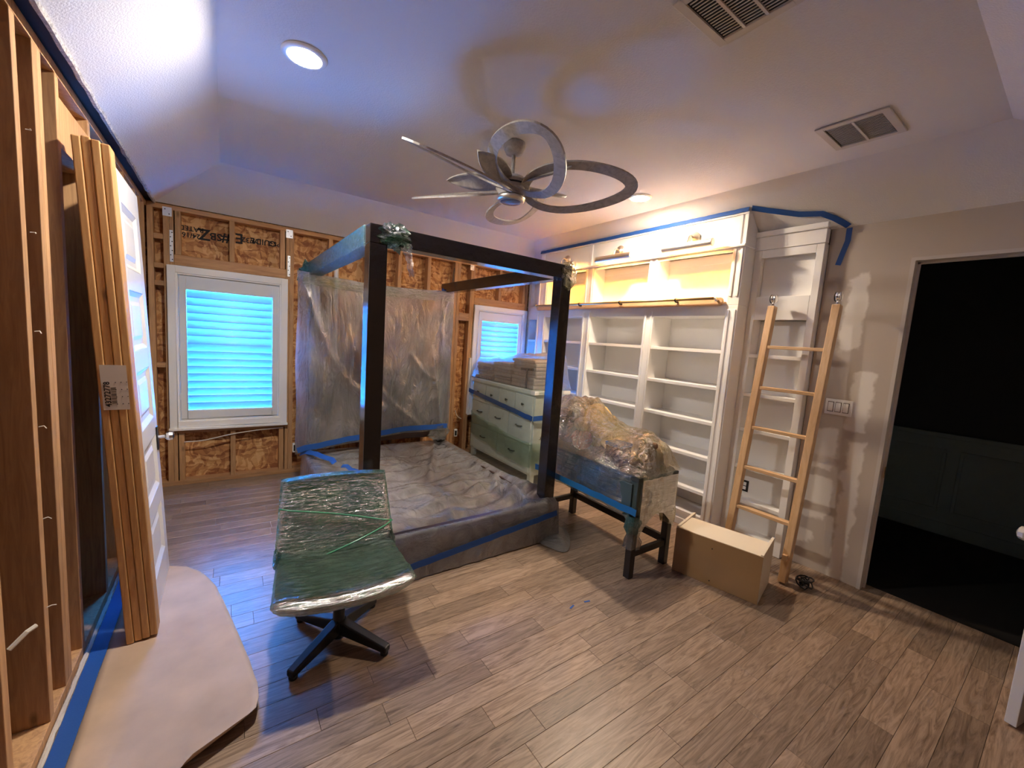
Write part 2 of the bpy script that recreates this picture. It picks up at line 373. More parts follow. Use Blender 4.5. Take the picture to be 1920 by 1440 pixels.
# ---- back wall: sheathing, framing
wb = struct('wall_back', MB().box(-.62,-.31,4.524,4.54,0,2.42).box(.43,2.56,4.524,4.54,0,2.42).box(3.28,3.56,4.524,4.54,0,2.42)
            .box(-.31,.43,4.524,4.54,0,.60).box(-.31,.43,4.524,4.54,1.76,2.42).box(2.56,3.28,4.524,4.54,0,.60).box(2.56,3.28,4.524,4.54,1.76,2.42), M['osb'], 'stripped back wall of orange strand board and timber framing')
YF = 4.434
def fr(name, x0, x1, z0, z1, h=False, par=wb, y0=YF, y1=4.524): obj(name, B(x0,x1,y0,y1,z0,z1), M['studh' if h else 'stud'], par, bevel=.002)
TP, SP = 2.308, .042
fr('top_plate', -.50, 3.40, TP, 2.346, True); fr('bottom_plate', -.50, 3.40, 0, SP, True)
for a, c_ in ((-.499,-.461),(-.400,-.362),(-.361,-.334),(.474,.502),(.503,.540),(.84,.878),(1.19,1.228),(1.538,1.576),(1.876,1.914),(2.216,2.254),(2.256,2.294),(2.432,2.458),(2.459,2.488)): fr('stud', a, c_, SP, TP)
fr('stud', 3.262, 3.30, SP, TP)
fr('header', -.333, .473, 1.878, 1.962, True); fr('header', 2.489, 3.261, 1.852, 1.934, True)
fr('sill_plate', -.333, .473, .462, .502, True); fr('sill_plate', 2.489, 3.261, .462, .502, True)
for x in (-.326, .040, .426): fr('cripple_stud', x, x+.038, 1.963, TP); fr('cripple_stud', x, x+.038, SP, .461)
for x in (2.840, 3.215): fr('cripple_stud', x, x+.038, 1.935, TP); fr('cripple_stud', x, x+.038, SP, .461)
fr('blocking', 1.915, 2.215, 1.645, 1.735, True); fr('blocking', 2.295, 2.431, 1.645, 1.735, True)
fr('blocking', 1.577, 1.875, 1.645, 1.735, True)
for z in (2.07, 1.84, 1.70, 1.03): fr('blocking', -.460, -.401, z, z+.04, True)
# metal straps and ties on the studs
def strap(x, z0, z1, w_=.03):
    mb = MB().box(x-w_/2, x+w_/2, YF-.0035, YF-.0005, z0, z1)
    o = obj('metal_strap', mb, M['galv'], wb); hb = MB(); n_ = max(2, int((z1-z0)/.035))
    for k in range(n_): hb.lathe([(.0045,0),(.0045,.002),(.002,.003)], (x+(-1)**k*w_*.22, YF-.0035, z0+(k+.5)*(z1-z0)/n_), 8, Matrix.Rotation(PI/2, 3, 'X'))
    obj('nail_heads', hb, M['black'], o, kind='stuff')
strap(-.372, 2.255, 2.325, .058); strap(.50, 2.25, 2.325, .056); strap(-.349, 1.90, 2.15, .022); strap(.497, 1.90, 2.09, .022); strap(2.44, 2.25, 2.31, .05)
# print on the strand board
def back_text(s_, x, z, size, rz=PI): text_mesh('board_print', s_, size, Matrix.Translation((x, 4.5235, z)) @ Matrix.Rotation(rz, 4, 'Y') @ Matrix.Rotation(PI/2, 4, 'X'), M['ink'], wb)
back_text('24/16\nRATED', -.225, 2.175, .055); back_text('Z', -.135, 2.175, .13); back_text('SB', -.055, 2.17, .085); back_text('#', .015, 2.165, .11)
back_text('E', .115, 2.19, .12); back_text('19/32', .20, 2.185, .06); back_text('GUIDE', .30, 2.19, .07); back_text('PS 2', .385, 2.19, .055)
back_text('1781', 2.13, .93, .06, PI/2); back_text('SHEATHING', 2.13, .66, .06, PI/2); back_text('71', 2.13, 1.22, .08, PI/2)

# ---- left wall: dark sheathing + bare studs
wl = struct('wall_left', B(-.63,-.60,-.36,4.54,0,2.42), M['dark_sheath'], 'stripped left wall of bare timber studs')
def fl_(name, y0, y1, z0, z1, x0=-.595, x1=-.50): obj(name, B(x0,x1,y0,y1,z0,z1), M['stud'], wl, bevel=.002)
fl_('top_plate', -.30, 4.43, TP, 2.346); fl_('bottom_plate', -.30, 4.43, 0, .038)
for a in (.75, 1.20, 1.585, 1.910, 2.080, 2.119, 2.300, 2.74, 3.13, 3.53, 3.93, 4.13, 4.31): fl_('stud', a, a+.038, .038, TP)
fl_('header', 2.34, 2.738, 2.06, 2.24); 
mb = MB()
for k in range(6): mb.tube([(-.499, 1.93+.01*k, .45+.31*k), (-.488, 1.935+.01*k, .452+.31*k), (-.480, 1.945, .445+.31*k)], .0016, 5)
obj('paper_shreds', mb, M['cable'], wl, kind='stuff')
obj('plastic_clip', MB().tube([(-.50,1.64,.50),(-.47,1.66,.53),(-.455,1.675,.535)], .006, 6), M['cable'], wl)

# ---- right wall with the doorway
wr = struct('wall_right', MB().box(3.38,3.50,-.36,-.12,0,2.42).box(3.38,3.50,-.12,.72,2.11,2.42).box(3.38,3.50,.72,1.148,0,2.42).box(3.50,3.56,1.0,4.54,0,2.42), M['patched'], 'beige drywall with plaster patches beside the doorway')
struct('wall_front', B(-.63,3.5,-.36,-.25,0,2.42), plain('bare_front_wall', (.28,.20,.15), .8), 'plain drywall behind the viewer')
jm = M['white']
struct('trim_1', MB().box(3.372,3.51,.700,.72,0,2.11).box(3.372,3.51,-.12,-.10,0,2.11).box(3.372,3.51,-.10,.70,2.09,2.11).box(3.43,3.445,.688,.70,0,2.09).box(3.43,3.445,-.10,.70,2.078,2.09), plain('unpainted_jamb', (.55,.50,.46), .6), 'bare door jamb lining the dark doorway')
tag(obj('strike_plate', B(3.415,3.44,.6855,.688,.75,.82), M['brass']), 'small brass strike plate on the door jamb', 'strike plate')
# hall beyond
struct('hall_floor', B(3.50,5.26,-1.3,1.0,-.06,0), M['hallfloor'], 'hall floor beyond the doorway, its darkness painted in')
hw = struct('wall_hall', MB().box(5.22,5.26,-1.3,1.0,0,2.42).box(5.22,5.26,1.0,1.6,0,2.42).box(3.56,5.22,1.55,1.6,0,2.42).box(3.50,5.22,-1.34,-1.3,0,2.42).box(3.49,3.50,-1.3,-.36,0,2.42).box(3.50,5.26,-1.34,1.6,2.40,2.44).box(3.50,5.26,1.0,1.6,-.06,0), M['hallwall'], 'wall of the hall beyond the doorway, its darkness painted in')
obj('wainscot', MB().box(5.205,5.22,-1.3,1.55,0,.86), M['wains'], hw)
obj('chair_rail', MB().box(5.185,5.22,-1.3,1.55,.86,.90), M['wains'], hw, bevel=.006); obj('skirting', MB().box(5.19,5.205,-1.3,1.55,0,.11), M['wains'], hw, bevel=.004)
for a, c_ in ((.66,1.35), (-.08,.58), (-.8,-.16)):
    obj('panel_moulding', MB().box(5.192,5.205,a,c_,.20,.225).box(5.192,5.205,a,c_,.735,.76).box(5.192,5.205,a,a+.025,.225,.735).box(5.192,5.205,c_-.025,c_,.225,.735), M['wains'], hw, bevel=.004)

# ---- windows with plantation shutters
def window(n_, x0, x1, z0, z1, label):
    o = struct_empty('window_%d' % n_, label, (x0, YF, z0))
    cw = .055
    mb = MB()
    for a in (0, 1):
        i = a*.022; y0 = YF-.028+a*.008
        mb.box(x0+i,x0+cw+i*.6,y0,YF-.001,z0,z1).box(x1-cw-i*.6,x1-i,y0,YF-.001,z0,z1).box(x0+cw+i*.6,x1-cw-i*.6,y0,YF-.001,z1-cw-i*.6,z1-i).box(x0+cw+i*.6,x1-cw-i*.6,y0,YF-.001,z0+i,z0+cw+i*.6)
    obj('casing', mb, M['white'], o, bevel=.003)
    obj('sill', B(x0-.006,x1+.006,YF-.05,YF-.001,z0-.022,z0-.001), M['white'], o, bevel=.004)
    a0, a1, b0, b1 = x0+.075, x1-.075, z0+.075, z1-.075
    obj('jamb', MB().box(a0-.012,a0-.001,YF+.001,4.64,b0,b1).box(a1+.001,a1+.012,YF+.001,4.64,b0,b1).box(a0-.012,a1+.012,YF+.001,4.64,b1+.001,b1+.012).box(a0-.012,a1+.012,YF+.001,4.64,b0-.012,b0-.001), M['white'], o)
    st, rt, rb = .047, .11, .075
    p = obj('shutter_panel', MB().box(a0,a0+st,YF-.016,YF+.010,b0,b1).box(a1-st,a1,YF-.016,YF+.010,b0,b1).box(a0+st,a1-st,YF-.016,YF+.010,b1-rt,b1).box(a0+st,a1-st,YF-.016,YF+.010,b0,b0+rb), M['shutter'], o, bevel=.003)
    n = 16; za, zb = b0+rb, b1-rt; pitch = (zb-za)/n
    me = None
    for k in range(n):
        if k in (0, 9):
            mb = MB(); hw_ = (a1-a0)/2-st-.002; prof = []
            for t in range(12):
                an = 2*PI*t/12; prof.append((.037*math.cos(an), .0055*math.sin(an)))
            ti = math.radians(180-66 if k == 0 else 66)
            mb.prism(prof, -hw_, hw_, lambda p_, q_, a_: (a_, p_*math.cos(ti)-q_*math.sin(ti), p_*math.sin(ti)+q_*math.cos(ti)))
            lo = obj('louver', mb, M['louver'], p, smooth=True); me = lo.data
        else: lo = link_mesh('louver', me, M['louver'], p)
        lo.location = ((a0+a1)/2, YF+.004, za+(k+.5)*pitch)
    for z in (za+.12, za+.5, zb-.12): obj('hinge', B(a0-.006,a0+.004,YF-.020,YF-.016,z-.03,z+.03), M['shutter'], o)
    obj('pane', B(a0,a1,4.548,4.552,b0,b1), M['glass'], o)
    return o
window(1, -.382, .488, .515, 1.872, 'white shuttered window glowing blue beside the leaning door')
window(2, 2.492, 3.292, .515, 1.846, 'white shuttered window glowing blue behind the tall dresser')
tag(obj('trim_strip', MB().box(2.462,2.484,4.400,4.432,.50,1.20).box(2.458,2.488,4.392,4.400,.49,.515), M['white'], bevel=.003), 'loose white trim strip hanging beside the dresser', 'trim strip')

# ================================================================== BUILT-IN BOOKCASE
XF = 3.16
bk = thing('bookcase', 'wide white built-in bookcase with three bays under brass picture lights', 'bookcase', (XF, 2.8, 0))
Wm = M['white']
bays = ((1.69, 2.34), (2.44, 3.12), (3.24, 3.87))
def pb(name, *a, bevel=.002, mat=None, par=None): return obj(name, B(*a), mat or Wm, par or bk, bevel=bevel)
XB = 3.45
# uprights (each a hollow stile with a double face bead)
for a, c_ in ((1.60,1.69), (2.34,2.44), (3.12,3.24), (3.87,4.03)):
    s_ = pb('upright', XF, XB, a, c_, .10, 1.835)
    pb('stile_bead', XF-.008, XF-.0005, a+.012, a+.030, .10, 1.80, par=s_); pb('stile_bead', XF-.008, XF-.0005, c_-.030, c_-.012, .10, 1.80, par=s_)
    s2 = pb('upper_upright', XF, 3.34, a, c_, 1.8355, 2.262)
    pb('stile_bead', XF-.008, XF-.0005, a+.012, a+.030, 1.90, 2.255, par=s2); pb('stile_bead', XF-.008, XF-.0005, c_-.030, c_-.012, 1.90, 2.255, par=s2)
pb('plinth', XF+.015, XB, 1.60, 4.03, 0, .0995); pb('base_moulding', XF-.006, XF+.0145, 1.60, 4.03, 0, .055)
for a, c_ in bays:
    pb('bottom_deck', XF, XB-.012, a+.0005, c_-.0005, .10, .125)
    pb('back_panel', XB-.012, XB, a+.0005, c_-.0005, .1255, 1.80)
    for z in (.33, .618, .910, 1.197, 1.486): pb('shelf', XF+.006, XB-.0125, a+.0005, c_-.0005, z-.026, z)
    pb('top_rail', XF, XB-.012, a+.0005, c_-.0005, 1.754, 1.835)
    pb('cubby_floor', XF, 3.325, a+.0005, c_-.0005, 1.8355, 1.862)
    pb('cubby_back', 3.325, 3.34, a+.0005, c_-.0005, 1.8355, 2.262)
    pb('cubby_back_frame', 3.3175, 3.3245, a+.0005, c_-.0005, 2.19, 2.262)
    pb('cubby_rail', XF, XF+.02, a+.0005, c_-.0005, 2.235, 2.262)
pb('ledge', XF-.028, 3.30, 1.592, 4.03, 2.2625, 2.279, bevel=.004)
# header with framed panels
pb('header_board', XF+.004, XF+.03, 1.60, 4.03, 2.2795, 2.505)
for a, c_ in ((1.60,1.625), (1.64,1.665), (2.375,2.405), (3.165,3.195), (3.95,3.975)): pb('header_batten', XF-.006, XF+.0035, a, c_, 2.2795, 2.497)
pb('header_cap', XF-.010, XF+.03, 1.598, 4.03, 2.4975, 2.512)
pb('end_panel', XF+.031, 3.375, 1.60, 1.612, 2.2795, 2.345); 
obj('end_gable', MB().add([(XF+.031,1.60,2.345),(3.375,1.60,2.345),(XF+.031,1.60,2.520),(XF+.031,1.612,2.345),(3.375,1.612,2.345),(XF+.031,1.612,2.520)], [(0,1,2),(5,4,3),(0,3,4,1),(1,4,5,2),(2,5,3,0)]), Wm, bk)
pb('end_side', 3.341, XB, 1.60, 1.612, 1.8355, 2.262)

def wing(y0, y1, label):
    o = thing('side_bookcase', label, 'bookcase', (3.31, (y0+y1)/2, 0), group='narrow recessed side bookcases')
    X0 = 3.312; q = lambda n, *a, bevel=.002: obj(n, B(*a), Wm, o, bevel=bevel)
    q('stile', X0, X0+.13, y0, y0+.045, .002, 2.25); q('stile', X0, X0+.13, y1-.05, y1, .002, 2.25)
    a, c_ = y0+.0455, y1-.0505
    q('top_rail', X0, X0+.02, a, c_, 2.192, 2.25); q('mid_rail', X0, X0+.02, a, c_, 1.735, 1.905)
    q('upper_back', X0+.05, X0+.06, a, c_, 1.735, 2.25); q('back_panel', X0+.118, X0+.13, a, c_, .002, 1.735)
    q('niche_floor', X0+.0205, X0+.0495, a, c_, 1.885, 1.905)
    for z in (1.475, 1.175, .90, .606, .337): q('shelf', X0+.004, X0+.1175, a, c_, z-.026, z)
    q('plinth', X0, X0+.117, a, c_, .002, .085)
    q('frieze', X0-.008, X0+.05, y0-.004, y1, 2.2505, 2.345, bevel=.003); q('crown', X0-.022, X0+.01, y0-.012, y1, 2.3455, 2.385, bevel=.006)
    return o
wing(1.152, 1.5985, 'narrow white recessed side bookcase behind the leaning ladder')
wing(4.05, 4.43, 'narrow white recessed side bookcase in the corner beside the far window')

# ---- picture lights
def picture_light(yc, label):
    t = thing('picture_light', label, 'picture light', (XF-.004, yc, 2.39), group='brass picture lights on the bookcase')
    RY = Matrix.Rotation(-PI/2, 3, 'Y')
    obj('backplate', MB().lathe([(.050,0),(.050,.006),(.043,.012),(.014,.016),(.014,.022)], (XF-.0065, yc, 2.385), 28, RY), M['nickel'], t, smooth=True)
    obj('arm', MB().tube([(XF-.026,yc,2.385),(XF-.055,yc,2.395),(XF-.08,yc,2.385),(XF-.095,yc,2.355),(XF-.098,yc,2.332)], .007, 10), M['nickel'], t, smooth=True)
    # half-tube shade along y, open below towards the shelf
    mb = MB(); n = 14; R1, R2 = .030, .0275; xc, zc = XF-.100, 2.305; y0, y1 = yc-.215, yc+.215; prof = []
    for k in range(n+1):
        a = math.radians(-10 + 262*k/n); prof.append((R1*math.cos(a), R1*math.sin(a)))
    for k in range(n, -1, -1):
        a = math.radians(-10 + 262*k/n); prof.append((R2*math.cos(a), R2*math.sin(a)))
    # opening faces down and to +x (the shelf)
    rot = math.radians(8)
    for k in range(n):
        quad = [prof[k], prof[k+1], prof[2*n-k], prof[2*n+1-k]]
        mb.prism(quad, y0, y1, lambda p, q, a: (xc+p*math.cos(rot)-q*math.sin(rot), a, zc+p*math.sin(rot)+q*math.cos(rot)))
    sh = obj('shade', mb, M['nickel'], t, smooth=False)
    for e in (y0, y1):
        obj('end_cap', MB().lathe([(.0315,-.003),(.0315,.003),(.022,.006)], (xc, e, zc), 20, Matrix.Rotation(PI/2 if e == y0 else -PI/2, 3, 'X')), M['nickel'], sh)
    obj('bulb', MB().tube([(xc+.004,y0+.03,zc-.004),(xc+.004,y1-.03,zc-.004)], .011, 10), M['pic_bulb'], t, smooth=True)
picture_light(2.02, 'brass picture light nearest the doorway end of the bookcase')
picture_light(2.79, 'brass picture light in the middle of the bookcase')
picture_light(3.545, 'brass picture light nearest the far window, partly behind the bed post')

# ---- ladder rail
rl = thing('ladder_rail', 'long oak board with a brass ladder rail across the bookcase', 'ladder rail', (XF, 2.8, 1.83))
mb = MB(); pf = []
for cy, s_ in ((1.73, -1), (3.99, 1)):
    for k in range(7):
        a = math.radians(-90+30*k) if s_ > 0 else math.radians(90+30*k)
        pf.append((cy + .024*math.cos(a) , 1.862 + .031*math.sin(a)))
mb.prism(pf, XF-.030, XF-.0085, lambda p, q, a: (a, p, q)); obj('board', mb, M['oakh'], rl, bevel=.003)
obj('rail_tube', MB().tube([(XF-.062,1.745,1.882),(XF-.062,3.98,1.882)], .011, 12), M['brass'], rl, smooth=True)
for yy in (1.745, 2.09, 2.69, 3.24, 3.98):
    obj('bracket', MB().tube([(XF-.0305,yy,1.868),(XF-.062,yy,1.868)], .009, 10).lathe([(.015,0),(.015,.012)], (XF-.062,yy-.006,1.882), 14, Matrix.Rotation(-PI/2,3,'X')), M['nickel'] if yy in (1.745,3.98) else M['black'], rl)

# ---- painter's tape along the top of the bookcase and up the slope
def ribbon(name, pts, wid, nrm, mat, label=None, parent=None, thick=.0012):
    mb = MB(); v = []; n = len(pts); P_ = [Vector(p) for p in pts]
    for i, p in enumerate(P_):
        d = (P_[min(i+1,n-1)]-P_[max(i-1,0)]).normalized(); nn = Vector(nrm[i] if isinstance(nrm, list) else nrm).normalized(); s_ = d.cross(nn).normalized()*wid/2
        for q in (p-s_, p+s_, p+s_+nn*thick, p-s_+nn*thick): v.append(q)
    fs = [(i*4+k, i*4+(k+1)%4, i*4+4+(k+1)%4, i*4+4+k) for i in range(n-1) for k in range(4)] + [(0,3,2,1), (n*4-4,n*4-3,n*4-2,n*4-1)]
    o = obj(name, mb.add(v, fs), mat, parent)
    if label: tag(o, label, 'tape', 'strips of blue tape')
    return o
ribbon('painters_tape', [(XF-.0115, 4.03-.04*k, 2.526+.003*nz(k*.7)) for k in range(61)] + [(XF-.0115,1.604,2.526)], .034, (-1,0,.25), M['tape'], "long straight blue painter's tape along the top of the bookcase")
k_ = .305/.345; sn = Vector((-k_, 0, -1)).normalized()
sl = lambda x, y, d=.004: tuple(Vector((x, y, ZW+(3.38-x)*(.30/.345))) + sn*d)
tp = [sl(3.165,1.59,.006), sl(3.195,1.50,.008), sl(3.225,1.40,.012), sl(3.255,1.31,.010), sl(3.265,1.24,.012), sl(3.275,1.18,.010), sl(3.315,1.12,.006), sl(3.350,1.080,.004), sl(3.374,1.055,.003)]
ribbon('painters_tape', tp, .042, tuple(sn), M['tape'], "loose wavy blue painter's tape across the sloped ceiling above the side bookcase")
ribbon('painters_tape', [(3.3775,1.050,2.342),(3.3775,1.050,2.26),(3.3775,1.066,2.19),(3.3775,1.085,2.105)], .032, (-1,0,0), M['tape'], "hanging blue painter's tape tail on the wall above the ladder")

# ================================================================== LADDER
ld = thing('library_ladder', 'oak library ladder leaning against the narrow side bookcase', 'ladder', (2.97, 1.2, 0))
def ladx(z): return 2.975 + .225*z/1.82
for y0 in (1.355, .975):
    rail = obj('rail', MB().obox((ladx(.012), y0+.022, .012), (ladx(1.82), y0+.022, 1.82), .046, .052, up=(1,0,0)), M['oak'], ld, bevel=.004)
    zt = 1.82; x = ladx(zt)
    ro = obj('roller_bracket', MB().tube([(x,y0+.022,zt),(x+.004,y0+.022,zt+.035)], .010, 10).lathe([(.018,0),(.018,.006)], (x,y0+.022,zt), 14), M['chrome'], ld, smooth=True)
    obj('roller', MB().lathe([(.012,-.016),(.030,-.013),(.030,-.005),(.024,0),(.030,.005),(.030,.013),(.012,.016)], (x+.012,y0+.022,zt+.055), 22, Matrix.Rotation(PI/2,3,'X')), M['chrome'], ro, smooth=True)
    obj('roller_tyre', MB().lathe([(.0315,-.004),(.0315,.004)], (x+.018,y0+.040,zt+.055), 18, Matrix.Rotation(PI/2,3,'X')), M['black'], ro)
    if y0 < 1.2: obj('pad', MB().box(ladx(.17)-.05, ladx(.17)-.026, y0+.01, y0+.035, .16, .20), M['oakh'], ld)
for z in (1.53, 1.24, .955, .67, .385):
    x = ladx(z); obj('rung', B(x-.022, x+.026, 1.0, 1.354, z-.011, z+.011), M['oakh'], ld, bevel=.003)
cc = MB(); pts = []
for k in range(90):
    a = k*.55; rr = .035+.022*math.sin(k*.37); pts.append((3.045+rr*math.cos(a), .90+rr*.8*math.sin(a), .012+.055*abs(math.sin(k*.23))))
tag(obj('power_cord', cc.tube(pts, .0045, 6), M['black'], smooth=True), 'coiled black power cord on the floor beside the ladder foot', 'cord')

# ================================================================== BOX CABINET on the floor
bx = thing('cabinet_box', 'small cabinet box with brown back panel and cream top on the floor', 'cabinet', (2.455, 1.462, 0), math.atan2(-.49, .115), local=True)
# local x runs along the brown face (length .505), local +y towards the bookcase
Lb, Db, Hb = .505, .335, .30
obj('back_panel', B(.001, Lb-.001, -.0045, -.0005, .002, Hb-.003), M['mdf'], bx)
obj('side_panel', B(0, .0155, 0, Db, 0, Hb+.008), M['melamine'], bx, bevel=.001); obj('side_panel', B(Lb-.0155, Lb, 0, Db, 0, Hb+.008), M['melamine'], bx, bevel=.001)
obj('top_panel', B(.016, Lb-.016, 0, Db-.09, Hb-.0115, Hb), M['melamine'], bx); obj('bottom_panel', B(.016, Lb-.016, 0, Db, 0, .0115), M['melamine'], bx)
for x, z in ((.23,.24), (.235,.03)): obj('screw', MB().lathe([(.004,0),(.004,.002)], (x,-.0046,z), 8, Matrix.Rotation(PI/2,3,'X')), M['black'], bx)

# ================================================================== switches, outlets, hall door
sw = thing('light_switch', 'white triple rocker switch plate on the patched wall', 'switch', (3.378, .96, 1.155))
obj('plate', B(3.372,3.3795,.885,1.035,1.105,1.21), M['white'], sw, bevel=.003)
for y0 in (.905, .947, .989):
    obj('rocker_gap_shade', B(3.3712,3.3719,y0-.003,y0+.031,1.124,1.192), M['dcable'], sw); obj('rocker', B(3.366,3.3711,y0,y0+.028,1.128,1.188), M['white'], sw, bevel=.002)  # thin dark plates paint the shaded gap round each rocker
ou = thing('wall_outlet', 'black-framed outlet at the back of the side bookcase', 'outlet', (3.42, 1.50, .37))
obj('frame', B(3.424,3.429,1.475,1.535,.375,.465), M['black'], ou); 
obj('receptacle', MB().box(3.420,3.4235,1.49,1.52,.39,.417).box(3.420,3.4235,1.49,1.52,.423,.45), M['white'], ou, bevel=.004)
for x, z, lb in ((2.315,.27,'white outlet box on the bare studs near the dresser'), (.553,.255,'white outlet box on the bare studs left of the bed')):
    o = thing('outlet_box', lb, 'outlet box', (x, 4.42, z), group='outlet boxes on the bare studs')
    obj('box', B(x-.0125,x+.03,4.432 if 0 else 4.405,4.433,z-.045,z+.045), M['white'], o, bevel=.003); obj('opening', B(x-.004,x+.02,4.402,4.4045,z-.03,z+.03), M['hollow_shade'], o)  # flat black plate paints the shade inside the box
dl = struct_empty('door_1', 'open white door leaf at the right edge with a crystal knob', (2.66, .04, 0))
d_ = Vector((.976,-.217,0)); n_ = Vector((.217,.976,0)); p0 = Vector((2.672,.036,0))
def leaf(a0, a1, b0, b1, z0, z1): 
    v = [p0 + d_*a + n_*b + Vector((0,0,z)) for z in (z0,z1) for b in (b0,b1) for a in (a0,a1)]
    return MB().add(v, [(0,2,3,1),(4,5,7,6),(0,1,5,4),(2,6,7,3),(0,4,6,2),(1,3,7,5)])
obj('leaf', leaf(0,.70,-.035,0,.012,2.06), M['doorwhite'], dl, bevel=.002)
kb = p0 + d_*.06 + Vector((0,0,.80)); RM = Vector((0,0,1)).rotation_difference(n_).to_matrix()
kn = obj('knob_rose', MB().lathe([(.030,.0005),(.030,.006),(.012,.012),(.010,.04)], tuple(kb), 24, RM), M['chrome'], dl, smooth=True)
obj('crystal_knob', MB().lathe([(.012,.040),(.024,.048),(.030,.062),(.026,.078),(.012,.084)], tuple(kb), 8, RM), plain('crystal', (.75,.76,.78), .06, .3), kn)

# ================================================================== CEILING FITTINGS
def can(x, y, label, mat):
    t = thing('recessed_light', label, 'recessed light', (x, y, ZC), group='recessed ceiling lights')
    obj('trim_ring', MB().lathe([(.094,-.001),(.094,-.004),(.086,-.009),(.070,-.013),(.066,-.011),(.066,-.001)], (x,y,ZC), 40), M['white'], t, smooth=True)
    obj('lens', MB().lathe([(.0655,-.004),(.0655,-.010),(.060,-.013),(.045,-.0145),(.02,-.015)], (x,y,ZC), 40), mat, t, smooth=True)
can(.30, 2.19, 'round recessed ceiling light shining above the green chair', M['can_lens'])
can(2.71, 2.25, 'round recessed ceiling light shining near the bookcase', M['can_lens_warm'])
def vent(x0, x1, y0, y1, rows, label):
    t = thing('air_vent', label, 'air vent', ((x0+x1)/2, (y0+y1)/2, ZC), group='ceiling air vents')
    b = .032; z0, z1 = ZC-.009, ZC-.0005
    obj('frame', MB().box(x0,x1,y0,y0+b,z0,z1).box(x0,x1,y1-b,y1,z0,z1).box(x0,x0+b,y0+b,y1-b,z0,z1).box(x1-b,x1,y0+b,y1-b,z0,z1), M['vent'], t, bevel=.003)
    obj('duct_shade', B(x0+b,x1-b,y0+b,y1-b,ZC-.002,ZC-.0008), M['hollow_shade'], t)  # flat black sheet paints the shade behind the slats
    rh = (y1-y0-2*b)/rows
    for k in range(1, rows): obj('mullion', B(x0+b,x1-b,y0+b+k*rh-.005,y0+b+k*rh+.005,z0,ZC-.003), M['vent'], t)
    n = 17; me = None
    for rr in range(rows):
        for k in range(n+1):
            xc = x0+b+(x1-x0-2*b)*k/n
            if me is None:
                o = obj('slat', MB().box(-.0022,.0022,-rh/2+.006,rh/2-.006,-.0025,0), M['vent'], t); me = o.data
            else: o = link_mesh('slat', me, M['vent'], t)
            o.location = (xc, y0+b+(rr+.5)*rh, ZC-.0022)
vent(1.275, 1.585, .70, 1.0, 3, 'square white ceiling vent cut off at the top edge')
vent(2.52, 2.836, .70, 1.0, 2, 'square white ceiling vent nearer the doorway')

# ---- ceiling fan
FC = Vector((1.457, 2.205, 0))
fn = thing('ceiling_fan', 'weathered grey ceiling fan with open loop blades and leaf petals', 'ceiling fan', (FC.x, FC.y, 2.30))
obj('canopy', MB().lathe([(.065,2.649),(.068,2.62),(.050,2.585),(.016,2.575)], tuple(FC), 28), M['fanwood'], fn, smooth=True)
obj('downrod', MB().tube([(FC.x,FC.y,2.58),(FC.x,FC.y,2.44)], .013, 12), M['fanwood'], fn, smooth=True)
obj('motor', MB().lathe([(.03,2.455),(.075,2.445),(.098,2.415),(.098,2.375),(.080,2.345),(.085,2.335)], tuple(FC), 32), M['fanwood'], fn, smooth=True)
obj('motor_band', MB().lathe([(.0995,2.402),(.0995,2.392)], tuple(FC), 32), M['black'], fn)
cap = obj('light_cap', MB().lathe([(.086,2.334),(.088,2.322),(.082,2.306),(.070,2.302)], tuple(FC), 32), M['nickel'], fn, smooth=True)
obj('lens_cap', MB().lathe([(.069,2.3045),(.060,2.299),(.02,2.297)], tuple(FC), 32), plain('fan_lens', (.20,.22,.25), .15), cap, smooth=True)
def loop_blade(ang, pitch):
    mb = MB(); n = 44; ring = []
    for k in range(n):
        t = 2*PI*k/n
        rr = .40 + .315*math.cos(t); ww = .185*math.sin(t)*(1-.22*math.cos(t))
        wid = .026 + .010*(1+math.cos(t))/2
        ring.append((rr, ww, wid))
    R = Matrix.Rotation(ang, 3, 'Z') @ Matrix.Rotation(pitch, 3, 'X')
    def pt(rr, ww, z): return FC + Vector((0,0,2.365)) + R @ Vector((rr, ww, z + .03*math.sin((rr-.1)*2.4)))
    v = []
    for k in range(n):
        a = ring[k]; p, q = ring[k-1], ring[(k+1)%n]
        tx, ty = q[0]-p[0], q[1]-p[1]; l = math.hypot(tx, ty); nx, ny = ty/l, -tx/l
        for sgn, z in ((1,-.005),(1,.005),(-1,.005),(-1,-.005)): v.append(pt(a[0]+sgn*nx*a[2], a[1]+sgn*ny*a[2], z))
    fs = [(k*4+j, k*4+(j+1)%4, ((k+1)%n)*4+(j+1)%4, ((k+1)%n)*4+j) for k in range(n) for j in range(4)]
    obj('loop_blade', mb.add(v, fs), M['fanwood'], fn, smooth=False)
for a, p in ((-47,-20), (-114,-24), (-170,-24), (118,-22), (50,-22)): loop_blade(math.radians(a), math.radians(p))
def leaf_blade(ang, pitch):
    R = Matrix.Rotation(ang, 3, 'Z') @ Matrix.Rotation(pitch, 3, 'X')
    def g(uu, vv, z=0):
        rr = .06 + .36*vv; ww = .066*math.sin(PI*min(1, .12+.88*vv))**.8*(2*uu-1) if vv < 1 else 0
        return FC + Vector((0,0,2.42)) + R @ Vector((rr, ww, .02*vv + z - .012*(2*uu-1)**2))
    mb = MB().grid(lambda a, b: g(a, b), 6, 12); n0 = len(mb.v)
    o = obj('leaf_blade', mb, M['fanwood'], fn, smooth=True); s_ = o.modifiers.new('solid','SOLIDIFY'); s_.thickness = .007
for a in (-150, -72, -4, 66, 136): leaf_blade(math.radians(a), math.radians(28))

